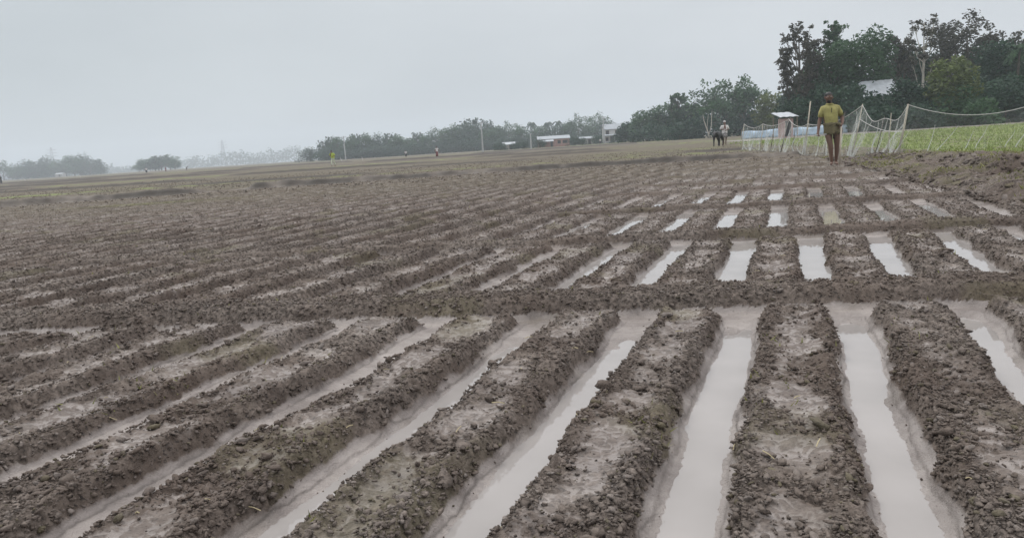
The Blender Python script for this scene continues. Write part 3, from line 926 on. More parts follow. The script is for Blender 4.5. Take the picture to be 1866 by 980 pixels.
# ------------------------------------------------------------------ grass and weeds
def build_grass():
    rng = np.random.default_rng(5)
    n = 60000
    y = 9 * (58 / 9) ** (rng.random(n) ** .75)
    x = np.interp(y, EDGE_Y, EDGE_X) + 1.3 + rng.random(n) ** 1.1 * (.75 * y + 1)
    z, wet, green, R, moist_shade = land(x, y)
    k = rng.random(n) < np.clip(green * 1.4 - .5, 0, 1)
    x, y, z = x[k], y[k], z[k]; n = len(x)
    h = (.025 + .055 * rng.random(n) ** 2) * (1 + y / 60)
    wd = .006 + y * .0006
    a = rng.random(n) * 6.2832; ln = rng.normal(size=(n, 2)) * .6 * h[:, None]
    P = np.stack([x, y, z - .005], -1)
    dx = np.stack([np.cos(a) * wd, np.sin(a) * wd, 0 * a], -1)
    T = P + np.concatenate([ln, h[:, None]], 1)
    V = np.stack([P - dx, P + dx, T], 1).reshape(-1, 3)
    me = mesh_np('grass', V, np.arange(3 * n).reshape(-1, 3), 3)
    attr_np(me, 'tint', np.repeat(rng.random(n), 3))
    o = link('grass', me, leaf_material('grass_blades', (.135, .18, .05), (.31, .38, .135)), smooth=False)
    tag(o, 'short yellowish green grass over the field behind the nets', 'grass', kind='stuff')


build_grass()


def build_straw():
    rng = np.random.default_rng(8)
    mb = MB()
    for q in range(110):
        y = 1.3 * (9 / 1.3) ** rng.random(); x = (rng.random() * 1.5 - .75) * (y + .3)
        z, _, _, R_, _ = land(np.array([x]), np.array([y]), True)
        if R_[0] < .3: continue
        a = rng.random() * 6.28; ln = .006 + .016 * rng.random()
        c = Vector((x, y, z[0] + .012)); d = Vector((math.cos(a), math.sin(a), (rng.random() - .3) * .6)) * ln
        mb.tube([c - d, c + Vector((0, 0, .003)), c + d], .0011 + .0006 * rng.random(), 4)
    o = mb.build('straw', material('dry_straw', (.42, .36, .22), .8, var=.3, vscale=30))
    tag(o, 'bits of dry straw lying on the mud beds', 'straw', kind='stuff')
    n = 9000
    y = 1.2 * (14 / 1.2) ** rng.random(n); x = (rng.random(n) * 1.6 - .8) * (y + .3)
    z, wet, green, R_, _ = land(x, y)
    k = (R_ > .35) & (fbm(x * 1.6, y * 1.6, 140, 2) + .7 * perlin(x * 9, y * 9, 141) > .62) & (x < np.interp(y, EDGE_Y, EDGE_X) + 1.2)
    x, y, z = x[k], y[k], z[k]; n = len(x)
    h = .008 + .018 * rng.random(n)
    yb = 6 + 15 * rng.random(9000); xb = np.interp(yb, EDGE_Y, EDGE_X) + 1.5 * rng.random(9000)
    zb = land(xb, yb)[0]
    kb = fbm(xb * .8, yb * .8, 143, 2) + .5 * perlin(xb * 4, yb * 4, 144) > .18
    x, y, z = np.append(x, xb[kb]), np.append(y, yb[kb]), np.append(z, zb[kb])
    h = np.append(h, .018 + .04 * rng.random(int(kb.sum()))); n = len(x); a = rng.random(n) * 6.28
    P = np.stack([x, y, z + .006], -1); dx = np.stack([np.cos(a), np.sin(a), 0 * a], -1) * ((.0022 + .002 * rng.random(n)) * (1 + np.maximum(0, y - 4) * .22))[:, None]
    T = P + np.concatenate([rng.normal(size=(n, 2)) * .7 * h[:, None], h[:, None]], 1)
    me = mesh_np('weeds', np.stack([P - dx, P + dx, T], 1).reshape(-1, 3), np.arange(3 * n).reshape(-1, 3), 3)
    attr_np(me, 'tint', np.repeat(rng.random(n), 3))
    tag(link('weeds', me, leaf_material('weed_blades', (.10, .11, .03), (.26, .26, .09)), smooth=False), 'sparse olive weed shoots in patches on the mud beds', 'weeds', kind='stuff')


build_straw()
# ------------------------------------------------------------------ buildings, poles, pylons
M_TIN = material('tin_sheet', (.28, .31, .34), .45, var=.15, vscale=2)
M_TIN_WHITE = material('white_sheet', (.38, .41, .44), .5, var=.14, vscale=2)
M_BRICK = material('pinkish_brick', (.34, .20, .17), .9, var=.2, vscale=1.5)
M_PLASTER = material('pale_plaster', (.46, .46, .45), .85, var=.1, vscale=.8)
M_GREYWALL = material('grey_wall', (.34, .33, .31), .85, var=.15, vscale=1)
M_OPENING = material('dark_opening', (.02, .022, .025), .4)
M_WOOD = material('weathered_wood', (.25, .20, .15), .85, var=.2, vscale=4)
M_CONCRETE = material('pale_concrete', (.36, .37, .37), .8, var=.1, vscale=1)
M_STEEL = material('grey_steel', (.30, .32, .34), .5, metallic=.4)


def sheet_roof(mb, x0, x1, ye, yr, ze, zr, th=.05, waves=0.0):
    """one roof slope from the eave (ye, ze) to the ridge (yr, zr), corrugated along x"""
    n = max(6, int((x1 - x0) / .25)); i0 = len(mb.v)
    for j in range(n + 1):
        x = x0 + (x1 - x0) * j / n
        dz = waves * (1 if j % 2 else -1) + .0
        mb.v += [(x, ye, ze + dz), (x, yr, zr + dz), (x, ye, ze + dz - th), (x, yr, zr + dz - th)]
        if j:
            a, b = i0 + 4 * (j - 1), i0 + 4 * j
            mb.f += [(a, b, b + 1, a + 1), (a + 2, a + 3, b + 3, b + 2), (a, a + 2, b + 2, b), (a + 1, b + 1, b + 3, a + 3)]
    mb.f += [(i0, i0 + 1, i0 + 3, i0 + 2), (len(mb.v) - 4, len(mb.v) - 2, len(mb.v) - 1, len(mb.v) - 3)]


def gable_house(name, label, p, w, dpt, hw, hr, wall, roof, openings, rz=0, over=.3):
    """walls with sunk windows and a door on the near side (-y), gable roof with its ridge along x"""
    t = thing(name, label, 'house' if 'shed' not in name and 'hut' not in name else 'shed', p, rz)
    mb = MB()
    mb.box((0, dpt / 2, hw / 2), (w, dpt, hw))
    for sx in (-1, 1):
        mb.v += [(sx * w / 2, 0, hw), (sx * w / 2, dpt, hw), (sx * w / 2, dpt / 2, hw + hr - .08), (sx * (w / 2 - .1), 0, hw), (sx * (w / 2 - .1), dpt, hw), (sx * (w / 2 - .1), dpt / 2, hw + hr - .08)]
        i = len(mb.v) - 6
        mb.f += [(i, i + 1, i + 2), (i + 3, i + 5, i + 4), (i, i + 2, i + 5, i + 3), (i + 1, i + 4, i + 5, i + 2)]
    mb.build('wall', wall, t)
    rb = MB()
    k = hr / (dpt / 2)
    sheet_roof(rb, -w / 2 - over, w / 2 + over, -over, dpt / 2, hw - over * k + .03, hw + hr + .03, waves=.015)
    sheet_roof(rb, -w / 2 - over, w / 2 + over, dpt + over, dpt / 2 + .01, hw - over * k + .03, hw + hr + .028, waves=.015)
    rb.build('roof', roof, t)
    for kind, cx, cz, ow, oh in openings:
        fr = MB()
        for sx in (-1, 1): fr.box((cx + sx * (ow / 2 + .05), -.03, cz), (.1, .08, oh + .2))
        for sz in (-1, 1): fr.box((cx, -.03, cz + sz * (oh / 2 + .05)), (ow, .08, .1))
        f = fr.build(kind, M_WOOD, t)
        MB().box((cx, -.012, cz), (ow, .02, oh)).build('pane' if kind == 'window' else 'leaf', M_OPENING, f)
    return t


bh = gable_house('brick_house', 'long pinkish brick house with pale tin roofs at the treeline', pos(1010, 240), 9.6, 6, 2.5, .9, M_BRICK, M_TIN,
                 (('window', -3, 1.4, .9, .9), ('door', -.6, 1.0, .9, 1.9), ('window', 1.6, 1.4, .9, .9), ('window', 3.4, 1.4, 1.4, .9)))
mb = MB(); sheet_roof(mb, -4.6, -.2, -2.2, -.05, 1.75, 2.3, waves=.015)
mb.build('veranda_roof', M_TIN_WHITE, bh)
for x in (-4.4, -2.9, -1.5, -.4): MB().box((x, -2.05, .9), (.14, .14, 1.75)).build('post', M_BRICK, bh)
wh = gable_house('white_house', 'two storey pale house beside the pole with crossarms', pos(1117, 244), 5.2, 5, 4.4, 1.5, M_PLASTER, M_TIN,
                 (('window', -1.6, 3.3, .9, 1.1), ('window', 1.3, 3.3, .9, 1.1), ('door', -.2, 1.1, 1.0, 2.0), ('window', -1.8, 1.2, .8, 1.0)))
mb = MB(); sheet_roof(mb, -2.9, 2.9, -1.7, -.05, 2.35, 2.75, waves=.015); mb.build('veranda_roof', M_TIN_WHITE, wh)
gable_house('tin_shed', 'small grey shed with a white roof left of the brick house', pos(928, 238), 3.4, 3, 1.7, .6, M_GREYWALL, M_TIN_WHITE, (('door', .5, .8, .8, 1.5),))
gable_house('grey_shed', 'low grey shed between the brick house and the white house', pos(1070, 244), 4.2, 3, 2.0, .5, M_GREYWALL, M_TIN, (('window', -1, 1.2, .7, .6), ('door', .8, .9, .8, 1.6)))
gable_house('far_shed', 'tiny hazy shed with a pale roof among the small far wood', pos(108, 640), 6, 5, 2.4, .8, M_GREYWALL, M_TIN, (('door', .5, 1, .9, 1.9),))
pth = pos(1604, 82)
th_ = gable_house('tin_roofed_house', 'house with a grey tin gable roof showing between the dark grove trees', pth, 3.0, 4.2, 3.75, 1.5, M_GREYWALL, M_TIN_WHITE,
                  (('window', -.7, 3.0, .7, .8), ('door', .5, 1.1, .9, 2.0), ('window', .8, 3.0, .7, .8)), RAD(-12), .25)

# small pump hut in the field
hp = pos(1435, 68)
hut = thing('pump_hut', 'tiny pink walled hut under a tilted white sheet roof beyond the net', 'shed', hp, RAD(8))
MB().box((.1, .5, .82), (.95, .9, 1.64)).build('wall', material('pink_wall', (.42, .31, .30), .9, var=.15, vscale=3), hut)
for x, y in ((-.75, -.1), (.85, -.1), (-.75, 1.1), (.85, 1.1)): MB().tube([(x, y, 0), (x, y, 1.75 + .12 * (y > .5))], .035).build('post', M_WOOD, hut)
mb = MB(); sheet_roof(mb, -.85, .88, -.4, 1.3, 1.80, 2.22, th=.04, waves=.02); mb.build('roof', M_TIN_WHITE, hut)
d_ = MB().box((.1, .035, .75), (.5, .03, 1.3)).build('door', M_OPENING, hut)


def pole(label, px, d, top, arms):
    p = pos(px, d); H = at(px, top, d).z - p.z
    t = thing('power_pole', label, 'pole', p, .2, 'power poles along the treeline')
    MB().tube([(0, 0, -.3), (0, 0, H)], [.24, .14], 8).build('pole', M_CONCRETE, t)
    for z, w in arms:
        a = MB().box((0, .12, z * H), (w, .12, .12)).build('crossarm', M_STEEL, t)
        for x in (-.42, 0, .42):
            MB().tube([(x * w, .12, z * H + .06), (x * w, .12, z * H + .3)], [.06, .04], 6).build('insulator', M_TIN_WHITE, a)


pole('pale concrete pole rising just past the yellow clothed woman', 630, 250, 248, ((.955, 1.5),))
pole('tall pale concrete pole in front of the highest crowns of the treeline', 880, 200, 222, ((.96, 1.4),))
pole('short pale pole standing before the brick house', 968, 205, 243, ((.94, .9),))
pole('tallest pole with two crossarms beside the white house', 1101, 236, 212, ((.80, 2.6), (.66, 1.8)))


def pylon(label, px, d, top):
    p = pos(px, d); H = at(px, top, d).z - p.z
    t = thing('pylon', label, 'pylon', p, .5, 'pylons in the haze')
    b = .11 * H
    hw = lambda z: b * (1 - .93 * (z / H) ** .8) + .35
    fr = MB()
    zs = [0, .14, .27, .39, .5, .6, .69, .77, .84, .9, .96, 1.0]
    for sx in (-1, 1):
        for sy in (-1, 1):
            fr.tube([(sx * hw(z * H), sy * hw(z * H), z * H) for z in zs], .42, 4)
    for a, c in zip(zs, zs[1:]):
        h0, h1 = hw(a * H), hw(c * H)
        for q in (-1, 1):
            fr.tube([(-h0, q * h0, a * H), (h1, q * h1, c * H)], .22, 4).tube([(h0, q * h0, a * H), (-h1, q * h1, c * H)], .22, 4)
            fr.tube([(q * h0, -h0, a * H), (q * h1, h1, c * H)], .22, 4).tube([(q * h0, h0, a * H), (q * h1, -h1, c * H)], .22, 4)
    fr.build('lattice', M_STEEL, t)
    for z in (.70, .80, .90):
        ar = MB(); w = .17 * H * (1.1 - .25 * (z - .7) / .2)
        for q in (-1, 1): ar.tube([(0, q * .5, z * H), (w, 0, z * H + .3)], .3, 4).tube([(0, q * .5, z * H), (-w, 0, z * H + .3)], .3, 4)
        ar.tube([(0, 0, z * H + 1.6), (w, 0, z * H + .3)], .1, 4).tube([(0, 0, z * H + 1.6), (-w, 0, z * H + .3)], .1, 4)
        ar.build('crossarm', M_STEEL, t)


pylon('hazy steel lattice pylon above the small far wood', 101, 1300, 268)
pylon('hazy steel lattice pylon above the palest woods', 410, 1500, 255)

# ------------------------------------------------------------------ plastic sheet and net fence
mb = MB()
A, B = pos(1352, 82), pos(1545, 77)
n = 60
for j in range(n + 1):
    t = j / n
    p = A.lerp(B, t)
    w = .10 * math.sin(t * 39) + .06 * math.sin(t * 83 + 1)
    z0 = gz(p.x, p.y); top = z0 + .78 + .05 * math.sin(t * 25) + .10 * t
    for k in range(5):
        mb.v.append((p.x, p.y + w * (1 - .5 * abs(k - 2)), z0 - .02 + (top - z0) * k / 4))
    if j:
        for k in range(4):
            a = 5 * (j - 1) + k
            mb.f.append((a, a + 5, a + 6, a + 1))
sh = thing('plastic_sheet_fence', 'low pale blue plastic sheet stretched along the field beyond the net', 'fence')
so = mb.build('sheet', material('pale_blue_plastic', (.47, .60, .74), .45, var=.1, vscale=1.2), sh, True)
sm = so.modifiers.new('thick', 'SOLIDIFY'); sm.thickness = .01
for j in range(9):
    p = A.lerp(B, j / 8); z0 = gz(p.x, p.y)
    MB().tube([(p.x, p.y + .14, z0 - .1), (p.x + .02, p.y + .14, z0 + .98)], .03).build('stake', M_WOOD, sh)

M_BAMBOO = material('grey_bamboo', (.36, .33, .27), .7, var=.2, vscale=6)
M_BAMBOO_DARK = material('dark_stake', (.10, .09, .08), .8)
M_ROPE = material('pale_rope', (.55, .55, .53), .8)


def net_material():
    m = bpy.data.materials.new('white_netting'); m.use_nodes = True
    t = m.node_tree; n = t.nodes; l = t.links
    n.remove(n['Principled BSDF'])
    a = n.new('ShaderNodeAttribute'); a.attribute_name = 'dens'
    q = n.new('ShaderNodeAttribute'); q.attribute_name = 'along'
    q2 = n.new('ShaderNodeAttribute'); q2.attribute_name = 'up'
    cb = n.new('ShaderNodeCombineXYZ'); l.new(q.outputs['Fac'], cb.inputs[0]); l.new(q2.outputs['Fac'], cb.inputs[1])
    nz = n.new('ShaderNodeTexNoise'); nz.inputs['Scale'].default_value = 3.0; nz.inputs['Detail'].default_value = 5
    nz.inputs['Roughness'].default_value = .6
    l.new(cb.outputs[0], nz.inputs['Vector'])
    mr = n.new('ShaderNodeMapRange'); mr.inputs['From Min'].default_value, mr.inputs['From Max'].default_value = .36, .66
    mr.inputs['To Min'].default_value, mr.inputs['To Max'].default_value = .25, 1.7
    l.new(nz.outputs['Fac'], mr.inputs['Value'])
    mu = n.new('ShaderNodeMath'); mu.operation = 'MULTIPLY'; mu.use_clamp = True
    l.new(mr.outputs[0], mu.inputs[0]); l.new(a.outputs['Fac'], mu.inputs[1])
    df = n.new('ShaderNodeBsdfDiffuse'); df.inputs[0].default_value = (.68, .70, .68, 1)
    tl = n.new('ShaderNodeBsdfTranslucent'); tl.inputs[0].default_value = (.68, .70, .68, 1)
    m1 = n.new('ShaderNodeMixShader'); m1.inputs[0].default_value = .45
    l.new(df.outputs[0], m1.inputs[1]); l.new(tl.outputs[0], m1.inputs[2])
    tp = n.new('ShaderNodeBsdfTransparent')
    m2 = n.new('ShaderNodeMixShader')
    l.new(mu.outputs[0], m2.inputs[0]); l.new(tp.outputs[0], m2.inputs[1]); l.new(m1.outputs[0], m2.inputs[2])
    l.new(m2.outputs[0], n['Material Output'].inputs['Surface'])
    return m


M_NET = net_material()
fence = thing('net_fence', 'sagging white net fence on leaning bamboo posts beside the field', 'net fence')
for bx, tx, ty, d in ((1403, 1410, 230, 29), (1442, 1450, 222, 25.8), (1500, 1512, 206, 22), (1526, 1540, 204, 20.6), (1594, 1612, 212, 18.4), (1616, 1624, 206, 18)):
    b, tp_ = pos(bx, d), at(tx, ty, d)
    MB().tube([b - Vector((0, 0, .08)), b.lerp(tp_, .5) + Vector((.02, 0, 0)), tp_], [.011, .010, .008], 6).build('stake', M_BAMBOO_DARK if bx % 4 else M_BAMBOO, fence, True)
FP = []      # base point, top point, rope height share, thin?
for bx, tx, ty, d, rope in ((1350, 1356, 226, 34, 1), (1384, 1390, 226, 30.5, 1), (1422, 1437, 217, 27, 1), (1464, 1477, 185, 24.5, .58), (1551, 1572, 190, 19.2, .98),
                            (1637, 1655, 190, 17.4, .99), (1880, 1892, 186, 16.4, .98), (2130, 2140, 176, 15.6, .98)):
    b = pos(bx, d); tp_ = at(tx, ty, d + .1)
    FP.append((b, tp_, rope))
for i, (b, tp_, rope) in enumerate(FP):
    thick = i in (3, 5)
    MB().tube([b - (tp_ - b) * .08, b.lerp(tp_, .5) + Vector((.015, 0, 0)), tp_], [.026, .023, .020] if thick else [.018, .015, .012], 8).build(
        'post', M_BAMBOO if i != 2 else M_BAMBOO_DARK, fence, True)
SAG = (.16, .14, .16, .20, .42, .24, .25)
DENS = (.11, .095, .09, .08, .12, .045, .04)
rng = np.random.default_rng(17)
for i in range(len(FP) - 1):
    (b0, t0, r0), (b1, t1, r1) = FP[i], FP[i + 1]
    q0, q1 = b0.lerp(t0, r0), b1.lerp(t1, r1)
    Ls = (q1 - q0).length
    rope, foot = [], []
    NS = 40
    for j in range(NS + 1):
        t = j / NS
        p = q0.lerp(q1, t); p.z -= SAG[i] * 4 * t * (1 - t) * (1 + (.25 * math.sin(9 * t) if i == 4 else 0))
        rope.append(p)
        f = b0.lerp(b1, t) + Vector((.10 * math.sin(7 * t + i), .12 * math.sin(11 * t + 2 * i), 0)); f.z = gz(f.x, f.y) + .01
        foot.append(f)
    MB().tube(rope, (.0075 if i < 4 else .007), 6).build('rope', M_ROPE, fence, True)
    nx, nz_ = int(26 + 26 * Ls), 12
    V, Dn, Al, Up = [], [], [], []
    ph = rng.random(4) * 6.28
    for j in range(nx + 1):
        t = j / nx
        # the mesh slides along the rope and hangs bunched near the posts
        tb_ = t + .06 * math.sin(6.2832 * t) * (1 if i < 5 else .3)
        k = min(NS - 1, int(tb_ * NS)); fr = tb_ * NS - k
        rp, fp_ = rope[k].lerp(rope[k + 1], fr), foot[k].lerp(foot[k + 1], fr)
        for m in range(nz_ + 1):
            h = m / nz_
            p = fp_.lerp(rp, h)
            s_ = t * Ls
            fold = .07 * math.sin(s_ * 13 + ph[0] + 1.2 * h) + .045 * math.sin(s_ * 29 + ph[1] + 2.5 * h) + .03 * math.sin(s_ * 51 + ph[2])
            fold *= (.35 + .65 * (1 - h)) * (1 if i < 5 else 1.4)
            p = p + Vector((.25 * fold + .05 * math.sin(s_ * 17 + 4 * h) * (1 - h), fold, 0))
            p.x += .10 * math.sin(3.1416 * h) * math.sin(s_ * 3 + i)
            V.append(tuple(p))
            e = min(t, 1 - t) * Ls
            Dn.append(DENS[i] * (1 + (1.3 if i < 5 else .9) * math.exp(-e / .22)) * (.8 + .5 * (1 - h))); Al.append(s_ * 4 + i * 9); Up.append(h * .8)
    F = []
    for j in range(nx):
        for m in range(nz_):
            a = j * (nz_ + 1) + m
            F.append((a, a + nz_ + 1, a + nz_ + 2, a + 1))
    me = mesh_np('netting', np.array(V), np.array(F), 4)
    attr_np(me, 'dens', Dn); attr_np(me, 'along', Al); attr_np(me, 'up', Up)
    link('netting', me, M_NET, fence)
    # gathered strands hanging in this bay
    ns = (5, 6, 6, 5, 9, 7, 2)[i]
    for q in range(ns):
        t = (q + .2 + .6 * rng.random()) / ns
        k = int(t * NS); top_, bot = rope[k], foot[min(NS, max(0, k + int(rng.normal() * 2)))]
        if i >= 5: top_ = bot.lerp(top_, .45 + .35 * rng.random()) + Vector((.10 + .18 * rng.random(), 0, 0))
        w1, w2 = rng.normal() * (.05 if i < 5 else .015), rng.normal() * (.06 if i < 5 else .012)
        pts = [top_.lerp(bot, h) + Vector((w1 * math.sin(3.1 * h) + w2 * math.sin(6.3 * h), .04, 0)) for h in np.linspace(0, 1, 8)]
        st = MB().tube(pts, [.006, .009, .012, .013, .014, .017, .02, .024] if i < 5 else [.004, .005, .006, .007, .008, .009, .010, .012], 5, False)
        me = st.mesh('gathered_net'); nv = len(me.vertices)
        attr_np(me, 'dens', np.full(nv, .38 if i < 5 else .58)); attr_np(me, 'along', np.arange(nv) * .13); attr_np(me, 'up', np.zeros(nv))
        link('gathered_net', me, M_NET, fence)
# a second, slack line crossing low between the posts
(b0, t0, _), (b1, t1, _) = FP[4], FP[5]
q0, q1 = b0.lerp(t0, .72), b1.lerp(t1, .45)
MB().tube([q0.lerp(q1, t) - Vector((0, .03, .10 * 4 * t * (1 - t))) for t in np.linspace(0, 1, 14)], .006, 5).build('rope', M_ROPE, fence, True)

# ------------------------------------------------------------------ people and the calf
SKIN = material('brown_skin', (.15, .082, .055), .55, var=.12, vscale=20)
SKIN_DARK = material('dark_brown_skin', (.150, .088, .064), .6, var=.1, vscale=20)
HAIR = material('black_hair', (.012, .011, .011), .5)
EYE_W = material('eye_white', (.6, .58, .55), .3)


def skin_mesh(name, chains, root=0, sub=2, ysq=.86, yc=0.0):
    """grow one continuous surface over chains of (joint, radius); joints given by key join the chains"""
    keys, vs, rs, es = {}, [], [], []

    def idx(q):
        k, p, r = q
        if k is not None and k in keys: return keys[k]
        vs.append(p); rs.append(r)
        if k is not None: keys[k] = len(vs) - 1
        return len(vs) - 1
    for ch in chains:
        ids = [idx(q) for q in ch]
        es += list(zip(ids, ids[1:]))
    me = bpy.data.meshes.new('tmp'); me.from_pydata([tuple(v) for v in vs], es, []); me.update()
    o = bpy.data.objects.new('tmp', me); COL.objects.link(o)
    o.modifiers.new('skin', 'SKIN')
    if not me.skin_vertices: bpy.context.view_layer.update()
    for i, sv in enumerate(me.skin_vertices[0].data):
        sv.radius = (rs[i], rs[i]); sv.use_root = (i == root)
    ss = o.modifiers.new('sub', 'SUBSURF'); ss.levels = sub; ss.render_levels = sub
    dg = bpy.context.evaluated_depsgraph_get(); dg.update()
    out = bpy.data.meshes.new_from_object(o.evaluated_get(dg))
    bpy.data.objects.remove(o); bpy.data.meshes.remove(me)
    out.name = name
    return out


def J(k, x, y, z, r): return (k, (x, y, z), r)


def lathe_cloth(name, mat, parent, rings, folds=0, famp=0.0, n=28, th=.008, seed=0):
    """a garment from elliptical rings (cx, cy, z, rx, ry)"""
    rg = random.Random(seed); ph = rg.random() * 6
    mb = MB()
    for a, (cx, cy, z, rx, ry) in enumerate(rings):
        f = famp * a / max(1, len(rings) - 1)
        for k in range(n):
            t = 6.2832 * k / n
            w = 1 + f * math.sin(folds * t + ph + .6 * a) + .5 * f * math.sin(folds * 1.7 * t + 2 * ph)
            mb.v.append((cx + rx * w * math.cos(t), cy + ry * w * math.sin(t), z + .3 * f * .1 * math.sin(5 * t)))
        if a:
            for k in range(n):
                k2 = (k + 1) % n
                mb.f.append(((a - 1) * n + k, (a - 1) * n + k2, a * n + k2, a * n + k))
    o = mb.build(name, mat, parent, True)
    m = o.modifiers.new('thick', 'SOLIDIFY'); m.thickness = th; m.offset = 1
    return o


def shirt_mesh(name, mat, parent, rings, sleeves, n=24):
    """torso rings (cx, cy, z, rx, ry) from hem to neck and two sleeve tubes, one garment"""
    mb = MB()
    for a, (cx, cy, z, rx, ry) in enumerate(rings):
        for k in range(n):
            t = 6.2832 * k / n
            w = 1 + .018 * math.sin(5 * t + a * 1.3) * (a < len(rings) - 3)
            # a little squarer than an ellipse
            ct, st_ = math.cos(t), math.sin(t)
            mb.v.append((cx + rx * w * math.copysign(abs(ct) ** .82, ct), cy + ry * w * math.copysign(abs(st_) ** .82, st_), z))
        if a:
            for k in range(n):
                k2 = (k + 1) % n
                mb.f.append(((a - 1) * n + k, (a - 1) * n + k2, a * n + k2, a * n + k))
    for pts, rad in sleeves: mb.tube(pts, rad, 12)
    return mb.build(name, mat, parent, True)


def head_parts(t, c, hr, face=True, tilt=0.0, hair_mat=HAIR, beard=False, skin=SKIN):
    """hair as a child; returns face geometry to be merged into the body"""
    R_ = Matrix.Rotation(tilt, 3, 'X')
    hb = MB()
    hb.ellipsoid(Vector(c) + R_ @ Vector((0, .018, .022)), (hr * 1.0, hr * 1.08, hr * 1.12), 16, 12, R_,
                 lambda q: q * (1.0 if (q.z > .12 - .55 * max(0, q.y) + .45 * max(0, -q.y - .35)) else .90))
    hb.build('hair', hair_mat, t, True)
    if beard:
        bb = MB()
        bb.ellipsoid(Vector(c) + Vector((0, -.030, -.086)), (.048, .050, .040), 14, 10, None, lambda q: q * (1 if q.z < .45 else .8))
        bb.build('beard', hair_mat, t, True)


def add_face(me, c, hr, mats):
    """nose, brow, eyes, lips and ears merged into the body mesh"""
    fb = MB(); c = Vector(c)
    fb.ellipsoid(c + Vector((0, -hr * 1.02, -.012)), (.015, .020, .026), 8, 6)
    fb.ellipsoid(c + Vector((0, -hr * .93, .030)), (.052, .014, .011), 10, 6)
    fb.ellipsoid(c + Vector((0, -hr * .93, -.050)), (.026, .012, .010), 10, 6)
    for q in (-1, 1):
        fb.ellipsoid(c + Vector((q * hr * .98, .008, -.005)), (.010, .020, .030), 8, 6)
        fb.ellipsoid(c + Vector((q * .052, -hr * .78, -.020)), (.026, .022, .024), 8, 6)
    n0 = len(fb.f)
    for q in (-1, 1): fb.ellipsoid(c + Vector((q * .032, -hr * .95, .008)), (.013, .009, .008), 8, 6)
    n1 = len(fb.f)
    for q in (-1, 1): fb.ellipsoid(c + Vector((q * .032, -hr * .95 - .006, .008)), (.006, .005, .006), 6, 5)
    bm = bmesh.new(); bm.from_mesh(me)
    vs = [bm.verts.new(v) for v in fb.v]
    for i, f in enumerate(fb.f):
        try:
            q = bm.faces.new([vs[k] for k in f]); q.material_index = 0 if i < n0 else (1 if i < n1 else 2); q.smooth = True
        except ValueError: pass
    bm.to_mesh(me); bm.free()
    for m in mats[1:]: me.materials.append(m)


def hand(chains, key, wrist, palm_dir, side, curl, s=1.0):
    """palm, five unequal fingers and a thumb leaving the side of the palm"""
    d = Vector(palm_dir).normalized(); sd = Vector(side).normalized(); cu = Vector(curl).normalized()
    w = Vector(wrist)
    chains.append([J(key, *w, .026), J(key + 'p', *(w + d * .045 * s), .031 * s), J(key + 'k', *(w + d * .082 * s), .029 * s)])
    for i, (o_, ln) in enumerate(((-.028, .062), (-.010, .074), (.010, .070), (.027, .054))):
        b = w + d * .088 * s + sd * o_ * s
        chains.append([J(key + 'k', 0, 0, 0, 0), J(None, *(b), .0100 * s), J(None, *(b + (d * .8 + cu * .35) * ln * .45 * s), .0092 * s), J(None, *(b + (d * .9 + cu * 1.3) * ln * .62 * s), .0085 * s)])
    b = w + d * .030 * s - sd * .028 * s
    chains.append([J(key + 'p', 0, 0, 0, 0), J(None, *(b + cu * .008), .0115 * s), J(None, *(b + (d * .6 - sd * .6 + cu * .5).normalized() * .036 * s), .0105 * s), J(None, *(b + (d * .9 - sd * .2 + cu * .9).normalized() * .060 * s), .009 * s)])


